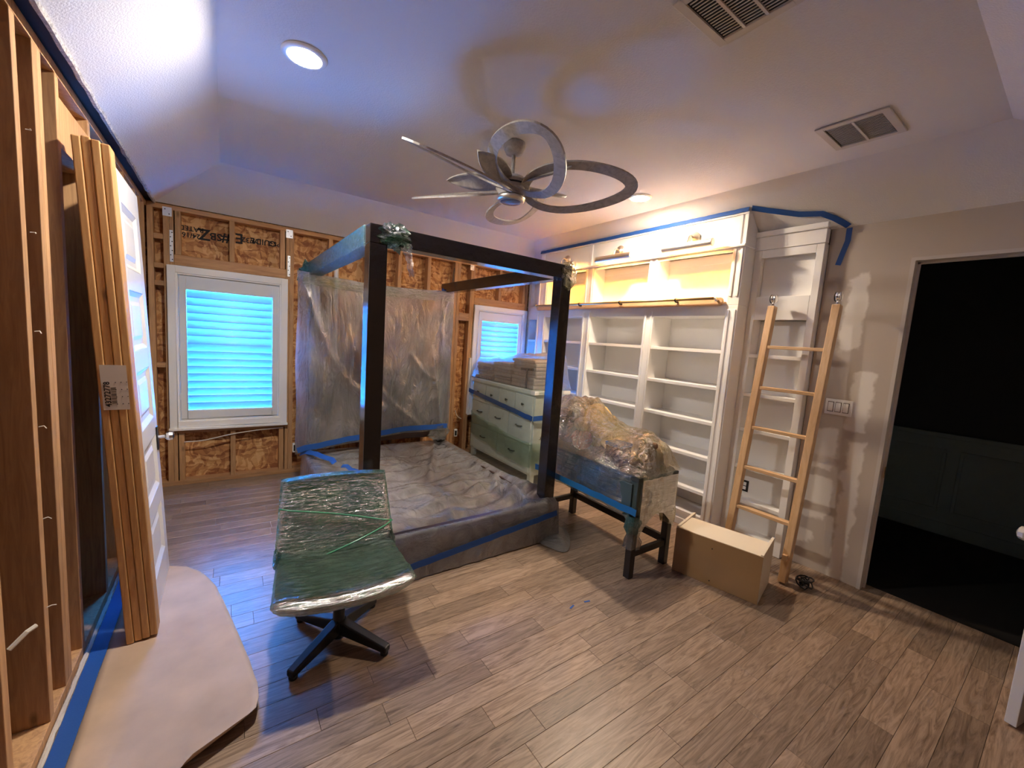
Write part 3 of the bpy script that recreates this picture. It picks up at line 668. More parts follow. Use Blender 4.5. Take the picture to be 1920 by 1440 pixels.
# ================================================================== CANOPY BED
bd = thing('canopy_bed', 'dark four-poster canopy bed wrapped in plastic film', 'bed', (1.31, 3.18, 0))
BX0, BX1, BY0, BY1, PS = .61, 2.01, 2.20, 4.15, .092
Wr = M['wrapped']
posts = []
for x in (BX0, BX1-PS):
    for y in (BY0, BY1-PS): posts.append(obj('post', B(x,x+PS,y,y+PS,0,1.904), Wr, bd, bevel=.003))
obj('front_beam', B(BX0,BX1,BY0,BY0+PS,1.905,2.0), Wr, bd, bevel=.003)
for x in (BX0, BX1-PS): obj('side_beam', B(x+.002,x+PS-.002,BY0+PS+.001,BY1,1.905,2.0), Wr, bd, bevel=.003)
obj('headboard', B(BX0+PS+.001,BX1-PS-.001,4.085,4.125,.34,1.10), M['walnut'], bd, bevel=.004)
for x in (BX0+.02, BX1-.055): obj('side_rail', B(x,x+.035,BY0+PS+.001,BY1-PS-.001,.08,.27), M['walnut'], bd)
obj('foot_rail', B(BX0+PS+.001,BX1-PS-.001,BY0+.02,BY0+.06,.08,.27), M['walnut'], bd)
sm = wood('pale_slat_wood', (.40,.24,.14), (.55,.36,.22), (1.2,14,14), .7)
me = None
for k in range(11):
    if me is None: o = obj('slat', B(BX0+.056,BX1-.056,-.04,.04,0,.018), sm, bd); me = o.data
    else: o = link_mesh('slat', me, sm, bd); 
    o.location = (0, 2.40+k*.155, .135)
    o.matrix_parent_inverse = WM[bd.name].inverted()
# film shells
obj('beam_film', B(BX0-.005,BX0+PS+.004,BY0+.10,BY1-.05,1.899,2.006), M['f_teal'], bd)
def crumple(name, c, rad, mat, par, seed=0, rough=.7):
    mb = MB(); n, m_ = 22, 16; v = []; fs = []
    for j in range(m_+1):
        ph = PI*j/m_
        for k in range(n):
            t = 2*PI*k/n; d = Vector((math.sin(ph)*math.cos(t), math.sin(ph)*math.sin(t), math.cos(ph)))
            q = 1 + rough*(noise.noise(d*3.1+Vector((seed,0,0))) + .6*abs(noise.noise(d*7+Vector((0,seed,0)))))
            v.append((c[0]+d.x*rad[0]*q, c[1]+d.y*rad[1]*q, c[2]+d.z*rad[2]*q))
    for j in range(m_):
        for k in range(n): fs.append((j*n+k, (j+1)*n+k, (j+1)*n+(k+1)%n, j*n+(k+1)%n))
    return obj(name, mb.add(v, fs), mat, par)
crumple('film_bunch', (BX0+.02, 4.10, 1.90), (.085,.06,.10), M['f_teal'], bd, 3)
crumple('film_bunch', (BX0+.13, BY0+.01, 1.955), (.07,.05,.055), M['f_green'], bd, 5)
crumple('film_bunch', (BX1-.03, BY0+.02, 1.93), (.065,.055,.09), M['f_yel'], bd, 9, .4)
crumple('tape_knot', (BX1-.06, 4.09, 1.90), (.055,.045,.05), M['tape'], bd, 12, .5)
# film strand dangling from the front beam
mb = MB(); mb.grid(lambda a, b: (.80+.05*(a-.5)*(1-.4*b)+.035*b+.012*nz(b*6), 2.19+.01*nz(a*3, b*5), 1.93-.17*b), 4, 12)
obj('film_strand', mb, M['clear_bag'], bd, smooth=True)
# hanging sheet at the head of the bed
def zb(a): return .345 + .13*min(1, a*1.5)**.8
def ridge(a, b, pts, wd):
    best = 9
    for (p0_, q0_), (p1_, q1_) in zip(pts, pts[1:]):
        dx, dy = p1_-p0_, q1_-q0_; t = max(0, min(1, ((a-p0_)*dx+(b-q0_)*dy)/(dx*dx+dy*dy)))
        best = min(best, math.hypot(a-p0_-dx*t, b-q0_-dy*t))
    return max(0, 1-best/wd)
RID = [([(.02,.05),(.17,.42),(.30,.62),(.52,.80)], .035, .030), ([(.20,.0),(.15,.55),(.10,.95)], .02, .018), ([(.30,.02),(.42,.40)], .06, .022), ([(.97,.02),(.83,.38),(.90,.70),(.93,.95)], .03, .028),
       ([(.70,.45),(.80,.58),(.88,.62)], .025, .018), ([(.45,.62),(.60,.80),(.80,.97)], .025, .018), ([(.90,.05),(.93,.50)], .02, .02), ([(.36,.05),(.30,.6)], .02, .012)]
def hang(a, b):
    x = .515 + 1.50*a; top = 1.925 - .035*math.sin(PI*a); z = top + (zb(a)-.055 - top)*b
    fold = .012*(1+math.sin(a*31+b*2)) * (1-.4*b) * (.3+.7*abs(2*a-1)) + .02*(1+nz(a*4.3, b*2.2)) + sum(h*ridge(a, b, p, w_) for p, w_, h in RID)
    return (x + .015*nz(b*3, a*4), 4.045 - fold + (.02 if a < .06 else 0), z)
obj('hanging_sheet', MB().grid(hang, 110, 90), M['polyhang'], bd, smooth=True)
ribbon('sheet_tape', [(.525+1.46*k/24, 3.975+.004*nz(k*.8), zb(k/24)+.008*nz(k*.5)) for k in range(25)], .052, (0,-1,0), M['tape'], parent=bd)
obj('film_band', MB().grid(lambda a, b: (.55+1.43*a, 3.960+.012*nz(a*5, b*2), 1.90-.02*math.sin(PI*a)-.09*b), 30, 4), film('pale_film_band', (.80,.88,.74), .18, (.62,.66,.48), .35, .12, .8, (12,12,40)), bd, smooth=True)
crumple('film_bunch', (1.90, 4.0, .40), (.10,.05,.07), M['clear_bag'], bd, 21)
# draped sheet over the bed base
RID2 = [([(.70,3.9),(1.1,3.55),(1.5,3.75)], .05, .03), ([(1.86,4.0),(1.62,3.5),(1.45,3.2)], .04, .05), ([(.75,3.0),(1.2,2.9),(1.7,3.05)], .06, .035), ([(.9,2.5),(1.4,2.62),(1.9,2.85)], .05, .045), ([(1.95,2.9),(1.78,2.62),(1.84,2.35)], .05, .06), ([(1.25,2.3),(1.35,2.9)], .03, .02)]
SW, SL = 1.43, 1.93; SX, SY, ZT = .595, 2.178, .292
def drape(a, b):
    s_ = -.27 + (SW+.54)*a; t_ = -.285 + (SL+.285)*b
    cx = min(max(s_, 0), SW); cy = max(t_, 0); dx = max(-s_, s_-SW, 0); dy = max(-t_, 0); drop = max(dx, dy)
    x = SX+cx + (-1 if s_ < 0 else 1 if s_ > SW else 0)*(.012+.10*min(dx,.27)*.5)
    yy = SY+cy - (.006+.06*dy if t_ < 0 else 0)
    z = ZT - drop
    if drop == 0:
        e = min(cx, SW-cx, cy, SL-cy); k = min(1, e/.16); k = k*k*(3-2*k)
        z -= .065*k; z += k*(.018*math.sin((yy-2.40)/.155*2*PI) + .05*nz(x*2.3, yy*2.1) + .03*nz(x*5.1+3, yy*4.2))
        z += .05*max(0, nz(x*3+yy*1.5, yy*1.2+9))*k
        z += .8*k*sum(h*ridge(x, yy, p, w_) for p, w_, h in RID2)
        cr = math.exp(-((x-1.93)**2/.05+(yy-2.42)**2/.07)); z += .07*cr*(.5+abs(nz(x*7, yy*6)))
    else:
        wv = nz(x*7+yy*7, z*3)*.016 + nz(x*17+yy*15, z*2)*.006
        if dy >= dx: yy -= abs(wv)*min(1, dy/.05)
        else: x += (-1 if s_ < 0 else 1)*abs(wv)*min(1, dx/.05)
        z = max(z, .006+.004*nz(x*9, yy*9))
    return (x, yy, z)
obj('plastic_sheet', MB().grid(drape, 100, 110), M['poly'], bd, smooth=True)
ribbon('sheet_tape', [(.66+1.34*k/30, 2.139-.004*abs(nz(k*.9)), .075+.14*k/30+.004*nz(k*.6)) for k in range(31)], .040, (0,-1,.1), M['tape'], parent=bd)
ribbon('tape_curl', [(.555,4.02,.30),(.60,3.98,.325),(.66,3.90,.325),(.71,3.80,.315),(.755,3.70,.318),(.76,3.60,.312)], .045, (-.5,-.5,.9), M['tape'], parent=bd)
ribbon('tape_curl', [(.80,3.52,.305),(.83,3.47,.318),(.85,3.42,.300),(.90,3.35,.298)], .035, (-.3,-.6,.8), M['tape'], parent=bd)
mb = MB(); base = [(1.84,2.16),(1.87,2.10),(1.90,1.99),(1.95,1.94),(2.06,2.03),(2.18,2.17),(2.20,2.34),(2.10,2.40)]
ctr = (2.0, 2.17); vv = [(ctr[0], ctr[1], .05)]
for rr in (.45, .8, 1.0):
    for k, (px, py) in enumerate(base): vv.append((ctr[0]+(px-ctr[0])*rr, ctr[1]+(py-ctr[1])*rr, .008+.05*(1-rr)+.02*abs(nz(k*1.7, rr*4))))
nb = len(base); fs = [(0, 1+k, 1+(k+1)%nb) for k in range(nb)]
for q in range(2): fs += [(1+q*nb+k, 1+(q+1)*nb+k, 1+(q+1)*nb+(k+1)%nb, 1+q*nb+(k+1)%nb) for k in range(nb)]
o = obj('sheet_flap', mb.add(vv, fs), M['poly'], bd, smooth=True); s_ = o.modifiers.new('sub','SUBSURF'); s_.levels = s_.render_levels = 2

# ================================================================== DRESSER
dr = thing('dresser', 'tall white dresser wrapped in pale green film beside the bed', 'dresser', (2.70, 3.75, 0))
DX0, DX1, DY0, DY1 = 2.515, 2.95, 3.13, 4.37
obj('carcass', B(DX0,DX1,DY0,DY1,.10,.925), M['dresser'], dr, bevel=.004)
obj('top', B(DX0-.03,DX1+.01,DY0-.02,DY1+.02,.9255,.97), M['dresser'], dr, bevel=.008)
for x in (DX0+.01, DX1-.06):
    for y in (DY0+.01, DY1-.06): obj('foot', B(x,x+.05,y,y+.05,0,.0995), M['dresser'], dr)
def drawer(y0, y1, z0, z1, pulls, kind):
    d = obj('drawer', B(DX0-.016,DX0-.0005,y0,y1,z0,z1), M['dresser'], dr, bevel=.004)
    for y in pulls:
        zc = (z0+z1)/2 + (.01 if kind == 'knob' else .03)
        if kind == 'knob': obj('knob', MB().lathe([(.006,0),(.006,.012),(.014,.018),(.014,.024),(.006,.028)], (DX0-.0165,y,zc), 14, Matrix.Rotation(-PI/2,3,'Y')), M['black'], d, smooth=True)
        else: obj('pull', MB().tube([(DX0-.0165,y-.05,zc),(DX0-.034,y-.045,zc),(DX0-.038,y,zc-.004),(DX0-.034,y+.045,zc),(DX0-.0165,y+.05,zc)], .006, 8), M['black'], d, smooth=True)
yy = [DY0+.02+k*(DY1-DY0-.04)/4 for k in range(5)]
for k in range(4): drawer(yy[k]+.005, yy[k+1]-.005, .70, .905, [(yy[k]+yy[k+1])/2], 'knob')
yy = [DY0+.02+k*(DY1-DY0-.04)/3 for k in range(4)]
for k in range(3): drawer(yy[k]+.005, yy[k+1]-.005, .415, .69, [(yy[k]+yy[k+1])/2], 'pull')
yy = [DY0+.02+k*(DY1-DY0-.04)/2 for k in range(3)]
for k in range(2): drawer(yy[k]+.005, yy[k+1]-.005, .125, .405, [(yy[k]+yy[k+1])/2], 'pull')
def loft(rings, cx, cy, n=72, rough=.006, seed=0, fr_=9):
    v = []
    for z, hx, hy, ox, oy, wob in rings:
        for k in range(n):
            t = 2*PI*k/n; c_, s_ = math.cos(t), math.sin(t); e = 6
            q = (abs(c_)**e + abs(s_)**e)**(-1/e)
            x, y = c_*q*hx, s_*q*hy
            nn = nz(x*fr_+seed, y*fr_, z*fr_)*rough*wob
            v.append((cx+ox+x+c_*nn, cy+oy+y+s_*nn, z + (nz(x*6+seed, y*6)*.03*(wob-1) if wob > 1 else 0)))
    m_ = len(rings)
    fs = [(i*n+k, i*n+(k+1)%n, (i+1)*n+(k+1)%n, (i+1)*n+k) for i in range(m_-1) for k in range(n)]
    return v, fs, n, m_
hx, hy = (DX1-DX0)/2+.045, (DY1-DY0)/2+.03; cx, cy = (DX0+DX1)/2-.012, (DY0+DY1)/2
rings = [(z, hx+.006*math.sin(z*9), hy, 0, 0, 1) for z in (.03,.12,.22,.32,.42,.52,.62,.72,.82,.92)] + [(.985, hx+.002, hy+.002, 0, 0, 1)]
v, fs, n, m_ = loft(rings, cx, cy, 72, .012, 4)
obj('stretch_film', MB().add(v, fs), M['f_dres'], dr, smooth=True)
v, fs, n, m_ = loft([(.24,hx+.003,hy+.003,0,0,1),(.34,hx+.003,hy+.003,0,0,1),(.50,hx+.003,hy+.003,0,0,1)], cx, cy, 72, .02, 8)
obj('film_overlap', MB().add([(a, b, c_ + .10*(b-3.75) + .012*nz(a*5, b*4)) for a, b, c_ in v], fs), film('green_overlap_film', (.88,.97,.90), .07, (.50,.80,.58), .2, .15, .6, (6,6,10)), dr, smooth=True)
zt = lambda y: .70 + (y-3.13)*.085
ribbon('film_tape_and_glint', [(2.466-.003*abs(nz(k*.8)), 3.10+1.29*k/24, zt(3.10+1.29*k/24)+.006*nz(k*.6)) for k in range(25)], .05, (-1,0,0), M['tape'], parent=dr)
ribbon('film_tape_and_glint', [(2.47+.5*k/8, 3.092, .70+.015*k/8) for k in range(9)], .05, (0,-1,0), M['tape'], parent=dr)
# things on the dresser
def linen(x, y, w_, d_, cols, label, z=.972):
    t = thing('folded_linen', label, 'linen', (x, y, z), group='folded linens on the dresser')
    rr = random.Random(label)
    for c_ in cols:
        h = .030 + rr.random()*.012; a = (rr.random()-.5)*.03
        m_ = bpy.data.materials.get('linen_%d%d%d' % tuple(int(q*99) for q in c_)) or plain('linen_%d%d%d' % tuple(int(q*99) for q in c_), c_, .9, bump=.3, bscale=25)
        obj('fold', B(x-w_/2+a,x+w_/2+a,y-d_/2-a*.6,y+d_/2-a*.6,z,z+h-.001), m_, t, bevel=.012, seg=3); z += h
    return z
wt, gy, bl = (.62,.57,.52), (.30,.28,.30), (.06,.06,.10)
linen(2.72, 3.40, .36, .40, (wt, (.55,.5,.45), wt, (.6,.5,.42), wt, (.5,.42,.36), (.66,.56,.46), (.66,.5,.38)), 'tallest stack of beige folded linens at the near end of the dresser')
linen(2.72, 3.80, .36, .34, ((.5,.46,.42), gy, wt, (.45,.40,.37), wt, wt), 'grey and white folded linens in the middle of the dresser')
linen(2.70, 4.17, .34, .32, (gy, wt, (.4,.36,.34), gy, wt), 'lower stack of dark grey folded linens at the window end of the dresser')
sq = thing('shower_squeegee', 'black T-shaped squeegee propped against the linens', 'squeegee', (2.53, 3.30, .972))
obj('blade', MB().obox((2.512,3.20,1.175), (2.512,3.40,1.165), .018, .026), M['black'], sq, bevel=.003)
obj('handle', MB().tube([(2.512,3.30,.975),(2.512,3.302,1.17)], .010, 8), M['black'], sq, smooth=True)
def topfilm(a, b):
    x = 2.475+.50*a; y = 3.105+1.29*b
    prof = 1.0 + (.225-.11*min(1,max(0,(b-.12)/.8)))*1.15
    e = min(a, 1-a)/.12; g = min(b, 1-b)/.07; k = min(1, e)*min(1, g); k = math.sin(k*PI/2)
    return (x, y, .985 + (prof+.075-.985)*k + .022*nz(x*9, y*7)*k + .012*nz(x*22, y*20)*k)
obj('top_film', MB().grid(topfilm, 24, 60), M['clear_bag'], dr, smooth=True)

# ================================================================== DESK
dk = thing('desk', 'narrow black desk wrapped in blue-green film with painted window reflection, beside the bed post', 'desk', (2.29, 2.0, 0))
KX0, KX1, KY0, KY1 = 2.085, 2.495, 1.525, 2.475; lg = .046; Bw = M['blackwood']
for x in (KX0, KX1-lg):
    for y in (KY0, KY1-lg): obj('leg', B(x,x+lg,y,y+lg,0,.42), Bw, dk, bevel=.003)
for x in (KX0, KX1-lg): 
    if x > KX0: obj('stretcher', B(x+.008,x+lg-.008,KY0+lg+.0005,KY1-lg-.0005,.145,.195), Bw, dk, bevel=.003)
for y in (KY0, KY1-lg): obj('stretcher', B(KX0+lg+.0005,KX1-lg-.0005,y+.008,y+lg-.008,.135,.175), Bw, dk, bevel=.003)
obj('body', B(KX0,KX1,KY0,KY1,.4205,.635), plain('desk_body_green_grey', (.05,.075,.07), .5), dk, bevel=.003)
obj('desk_top', B(KX0-.006,KX1+.006,KY0-.006,KY1+.006,.6355,.66), plain('desk_top_dark', (.04,.05,.05), .45), dk, bevel=.003)
for y0, y1 in ((1.56,1.99), (2.01,2.44)):
    d = obj('drawer', B(KX0-.012,KX0-.0005,y0,y1,.455,.615), plain('drawer_front', (.06,.10,.10), .5) if y0 < 1.9 else bpy.data.materials['drawer_front'], dk, bevel=.003)
v, fs, n, m_ = loft([(.405,(KX1-KX0)/2+.016,(KY1-KY0)/2+.016,0,0,1.6)] + [(z,(KX1-KX0)/2+.020,(KY1-KY0)/2+.020,0,0,1) for z in (.45,.50,.55,.60,.65,.675)], (KX0+KX1)/2, (KY0+KY1)/2, 96, .014, 2)
obj('side_film', MB().add(v, fs), M['f_desk'], dk, smooth=True)
ribbon('film_tape_and_glint', [(KX0-.027, 1.50+1.0*k/24, .452+.006*nz(k*.5)) for k in range(25)], .045, (-1,0,0), plain('blue_film_glint', (.015,.16,.42), .35), parent=dk)  # blue strip paints a reflection band low on the film
v, fs, n, m_ = loft([(.20,.040,.036,0,0,1),(.24,.044,.040,.004,0,1),(.29,.036,.034,0,0,1),(.33,.042,.038,0,.003,1),(.38,.048,.044,.006,.006,1),(.415,.075,.055,.02,.02,1)], KX0+.023, KY0+.023, 28, .03, 17, 30)
obj('leg_film', MB().add(v[:28*3], fs[:28*2]), M['clear_bag'], dk, smooth=True)
obj('leg_film', MB().add(v[28*2:], [tuple(i-56 for i in q) for q in fs[28*2:]]), M['f_teal'], dk, smooth=True)
v, fs, n, m_ = loft([(.30,.036,.034,0,0,1),(.36,.046,.04,-.004,0,1),(.41,.075,.05,-.03,.01,1)], KX1-.023, KY0+.023, 28, .02, 31, 30)
obj('leg_film', MB().add(v, fs), M['f_yel'], dk, smooth=True)
obj('end_film', MB().grid(lambda a, b: (KX0+.02+(KX1-KX0-.04)*a, KY0-.022-.004*nz(a*9, b*5), .65-(.24+.14*(2*a-1)**2)*b+.008*nz(a*7, b*3)), 20, 12), film('end_film', (.78,.82,.58), .08, (.6,.58,.36), .45, .12, 1.0, (6,6,40), .03), dk, smooth=True)
HY = [(1.50,.70),(1.53,.80),(1.58,.87),(1.65,.895),(1.75,.895),(1.88,.90),(2.0,.93),(2.1,.985),(2.2,1.045),(2.35,1.055),(2.45,1.03),(2.50,.98)]
def hprof(y):
    for (a, p), (c_, q) in zip(HY, HY[1:]):
        if a <= y <= c_: return p+(q-p)*(y-a)/(c_-a)
    return HY[0][1] if y < HY[0][0] else HY[-1][1]
def heap(a, b):
    x = KX0-.022+(KX1-KX0+.044)*a; y = KY0-.022+(KY1-KY0+.044)*b
    k = math.sin(PI*min(1, max(0, .5*min(a/.42, (1-a)/.30))))**.8; g = min(1, min(b/.05, (1-b)/.04)); g = math.sin(g*PI/2)
    z = .674 + (hprof(y)-.674)*k*g + (.03*nz(x*11, y*9) + .022*abs(nz(x*19+4, y*17)) - .01)*k*g
    return (x, y, z)
obj('heap_film', MB().grid(heap, 44, 88), M['f_yel'], dk, smooth=True)
# things under the film
def fuzzy(name, col): return bpy.data.materials.get(name) or plain(name, col, .95, bump=.6, bscale=140)
br = thing('plush_bear', 'brown plush bear under the film at the near end of the desk', 'plush toy', (2.28, 1.62, .662))
fb = fuzzy('brown_plush', (.20,.115,.06)); fc = fuzzy('cream_plush', (.62,.44,.28))
hd = obj('head', MB().ellipsoid((2.25,1.605,.79), (.068,.062,.062), rough=.08), fb, br, smooth=True)
for yo in (-.045, .05): obj('ear', MB().ellipsoid((2.262,1.605+yo,.843), (.014,.022,.022)), fb, hd, smooth=True)
obj('muzzle', MB().ellipsoid((2.19,1.590,.772), (.026,.032,.026)), fc, hd, smooth=True)
obj('nose', MB().ellipsoid((2.167,1.585,.780), (.008,.012,.009)), M['black'], hd, smooth=True)
for yo in (-.028, .022): obj('eye', MB().ellipsoid((2.192,1.60+yo,.815), (.007,.007,.008)), M['black'], hd, smooth=True)
obj('body', MB().ellipsoid((2.355,1.635,.735), (.085,.075,.070), rough=.08), fc, br, smooth=True)
for yo, xo in ((-.05,-.06), (.06,-.05)): obj('arm', MB().ellipsoid((2.30+xo,1.63+yo,.700), (.05,.026,.026)), fb, br, smooth=True)
bn = thing('plush_rabbit', 'pink plush rabbit under the film beside the bed post', 'plush toy', (2.2, 2.18, .662)); fp = fuzzy('pink_plush', (.62,.20,.17)); fq = fuzzy('pale_pink_plush', (.66,.46,.40))
obj('body', MB().ellipsoid((2.22,2.17,.745), (.075,.085,.080), rough=.1), fp, bn, smooth=True)
hd = obj('head', MB().ellipsoid((2.20,2.16,.865), (.060,.062,.055), rough=.1), fq, bn, smooth=True)
for yo in (-.03, .03): obj('ear', MB().ellipsoid((2.225,2.16+yo,.935), (.012,.018,.05)), fq, hd, smooth=True)
gp = thing('plush_elephant', 'grey plush elephant under the film at the far end of the desk', 'plush toy', (2.25, 2.37, .662)); fg = fuzzy('grey_plush', (.17,.18,.20))
obj('body', MB().ellipsoid((2.28,2.385,.76), (.10,.075,.095), rough=.1), fg, gp, smooth=True)
hd = obj('head', MB().ellipsoid((2.20,2.36,.895), (.062,.065,.062), rough=.1), fg, gp, smooth=True)
for yo in (-.062, .062): obj('ear', MB().ellipsoid((2.215,2.36+yo,.90), (.012,.035,.042)), fg, hd, smooth=True)
obj('trunk', MB().tube([(2.15,2.36,.88),(2.125,2.358,.84),(2.12,2.356,.79)], [.022,.018,.013], 8), fg, hd, smooth=True)
def cushion(c_, rad, col, label, name='cushion', ang=0):
    t = thing(name, label, 'cushion', (c_[0], c_[1], c_[2]-rad[2]), group='cushions under the film on the desk')
    mt = fuzzy('cushion_%d%d' % (int(col[0]*99), int(col[2]*99)), col); R = Matrix.Rotation(ang, 3, 'Z')
    def g(a, b, s_):
        X, Y = 2*a-1, 2*b-1; h = ((1-X*X)*(1-Y*Y))**.45
        return Vector(c_) + R @ Vector((X*rad[0], Y*rad[1], s_*h*rad[2] + .006*nz(X*3, Y*3)))
    obj('cover', MB().grid(lambda a, b: g(a, b, 1), 12, 12).grid(lambda a, b: g(a, b, -1), 12, 12), mt, t, smooth=True)
    obj('piping', MB().tube([g(k/12, 0, 1) for k in range(13)] + [g(1, k/12, 1) for k in range(1,13)] + [g(1-k/12, 1, 1) for k in range(1,13)] + [g(0, 1-k/12, 1) for k in range(1,13)], .005, 6), mt, t, smooth=True)
cushion((2.395, 2.19, .84), (.085,.13,.17), (.70,.50,.22), 'yellow cushion under the film behind the pink rabbit')
cushion((2.378, 1.93, .775), (.11,.12,.11), (.66,.55,.36), 'cream cushion under the film in the middle of the desk')
bxk = thing('toy_box', 'small navy box under the film between the bear and the cushion', 'box', (2.2, 1.80, .662))
obj('body', B(2.14,2.26,1.735,1.86,.662,.79), plain('navy_card', (.03,.035,.09), .4), bxk, bevel=.003); obj('lid', B(2.136,2.264,1.731,1.864,.7905,.815), plain('blue_lid', (.06,.16,.42), .35), bxk, bevel=.003)

# ================================================================== SWIVEL CHAIR
ch = thing('swivel_chair', 'green armless swivel chair wrapped in shiny stretch film', 'chair', (.433, 1.885, 0), math.radians(-5.5), local=True)
def slab(fn, nu, nv, th):       # closed cushion around a centre surface
    mb = MB()
    for s_ in (1, -1): mb.grid(lambda a, b: fn(a, b, s_*th), nu, nv)
    return mb
def pillow(a, b, p=5):
    X, Y = abs(2*a-1), abs(2*b-1); return (max(0, 1-X**10)*max(0, 1-Y**10))**.4
def seat_fn(g, gro=0, cr=0):
    def q(a, b, t):
        e = 2*a-1; k = pillow(a, b)
        x = e*(.268+gro - .02*b); y = -.305-gro + (.44+2*gro)*b + .03*(e*e)*(1-b)
        z = .385 + .022*abs(e)**3 - .012*math.sin(b*PI) - .010*b
        n1 = cr*(nz(x*24, y*40, t*9) + .7*nz(x*60, y*70)) if cr else 0
        return (x + n1*.5, y + n1*.4, z + (t + (gro if t > 0 else -gro))*k + n1*k)
    return q
def back_fn(gro=0, cr=0):
    def q(a, b, t):
        e = 2*a-1; k = pillow(a, b)
        w_ = .262+gro - .030*b; hgt = .365+gro + .345*b + gro*2*(b-.5)
        y = .105 + .15*b + .035*(1-e*e) - .02
        n1 = cr*(nz(e*7, b*24, t*9) + .7*nz(e*16, b*40)) if cr else 0
        return (e*w_ + n1*.5, y - (t + (gro if t > 0 else -gro))*k - n1*k, hgt + n1*.4)
    return q
obj('seat', slab(seat_fn(0), 30, 28, .036), M['chairfab'], ch, smooth=True)
obj('backrest', slab(back_fn(), 30, 30, .034), M['chairfab'], ch, smooth=True)
obj('seat_film', slab(seat_fn(0, .008, .0035), 56, 50, .038), M['f_seat'], ch, smooth=True)
obj('back_film', slab(back_fn(.008, .0035), 56, 56, .036), M['f_green'], ch, smooth=True)
bf = back_fn(.016)
obj('film_cord', MB().tube([bf(.02+.96*t, .66-.30*t, .040) for t in [i/12 for i in range(13)]], .004, 6), plain('twisted_green_film', (.05,.25,.13), .2, coat=.5), ch, smooth=True)
obj('film_cord', MB().tube([bf(.98-.90*t, .36-.36*t, .042+.05*math.sin(PI*t)) for t in [i/12 for i in range(13)]], .004, 6), bpy.data.materials['twisted_green_film'], ch, smooth=True)
crumple('film_gather', (-.252,.09,.40), (.018,.06,.04), M['f_green'], ch, 41, .5); crumple('film_gather', (.252,.10,.40), (.016,.06,.04), M['f_green'], ch, 44, .5)
obj('pedestal', MB().lathe([(.032,.02),(.034,.09),(.026,.10),(.026,.335)], (0,0,0), 20), M['black'], ch, smooth=True)
obj('seat_plate', B(-.09,.09,-.09,.09,.322,.334), M['black'], ch)
for a in (-140, -47, 43, 127):
    d = Vector((math.cos(math.radians(a)), math.sin(math.radians(a)), 0)); s_ = Vector((-d.y, d.x, 0)); v = []
    for rr, ww, z0, z1 in ((.02,.024,.040,.105), (.27,.019,.016,.045)):
        for k, z in ((-1,z0),(1,z0),(1,z1),(-1,z1)): v.append(d*rr + s_*ww*k + Vector((0,0,z)))
    lgo = obj('leg', MB().add(v, [(3,2,1,0),(4,5,6,7),(0,1,5,4),(1,2,6,5),(2,3,7,6),(3,0,4,7)]), M['black'], ch, bevel=.006)
    obj('glide', MB().lathe([(.016,0),(.018,.004),(.018,.016)], tuple(d*.252), 14), M['black'], lgo, smooth=True)

# ================================================================== LUMBER + LEANING DOOR
bnames = ('leftmost pine board of the bundle leaning by the door', 'second pine board from the left of the leaning bundle', 'third pine board from the left of the leaning bundle', 'rightmost pine board of the bundle, against the white door')
tilt = .103/2.10
def lean(x, z): return x - tilt*z
for k in range(4):
    x0 = -.362 + k*.0268; mb = MB(); v = []
    for z in (.005+.004*k, 2.112-.006*abs(k-1)):
        for y in (2.288+.003*(k%2), 2.378):
            for x in (x0, x0+.0255): v.append((lean(x, z), y, z))
    o = obj('pine_board', mb.add(v, [(0,2,3,1),(4,5,7,6),(0,1,5,4),(2,6,7,3),(0,4,6,2),(1,3,7,5)]), M['board'], bevel=.004, seg=2)
    tag(o, bnames[k], 'board', 'pine boards leaning on the studs')
z0, z1 = 1.06, 1.245
lb = tag(obj('paper_label', MB().add([(lean(-.352,z0),2.2868,z0),(lean(-.272,z0),2.2868,z0),(lean(-.272,z1),2.2868,z1),(lean(-.352,z1),2.2868,z1),(lean(-.352,z0),2.2862,z0),(lean(-.272,z0),2.2862,z0),(lean(-.272,z1),2.2862,z1),(lean(-.352,z1),2.2862,z1)], [(0,1,2,3),(7,6,5,4),(0,4,5,1),(1,5,6,2),(2,6,7,3),(3,7,4,0)]), M['label']), 'white paper stock label stuck across the pine boards', 'label')
Ml = lambda x, z, a: Matrix.Translation((lean(x, z), 2.2858, z)) @ Matrix.Rotation(a-tilt, 4, 'Y') @ Matrix.Rotation(PI/2, 4, 'X')
text_mesh('print', '43272778', .026, Ml(-.335, 1.125, -PI/2), M['ink'], lb)
text_mesh('print', '||| || ||| | |||', .016, Ml(-.318, 1.12, -PI/2), M['ink'], lb)
for k in range(4): text_mesh('print', '.  .  .', .022, Ml(-.292, 1.09+.03*k, 0), M['ink'], lb)
dw = thing('panel_door', 'white five-panel door leaning against the stud wall behind the boards', 'door', (-.272, 2.40, .004), local=True)
dw.rotation_euler = (0, -math.atan2(.095, 2.05), 0)
DWd, DH, DT = .56, 2.06, .035
zs = [.0, .17]; ph = (DH-.17-.13-4*.10)/5
stl = .095; rails = []; z = 0
obj('stile', B(-DT,0,0,stl,0,DH), M['doorwhite'], dw, bevel=.003); obj('stile', B(-DT,0,DWd-stl,DWd,0,DH), M['doorwhite'], dw, bevel=.003)
z = .17; obj('rail', B(-DT,0,stl+.0005,DWd-stl-.0005,0,.17), M['doorwhite'], dw, bevel=.003)
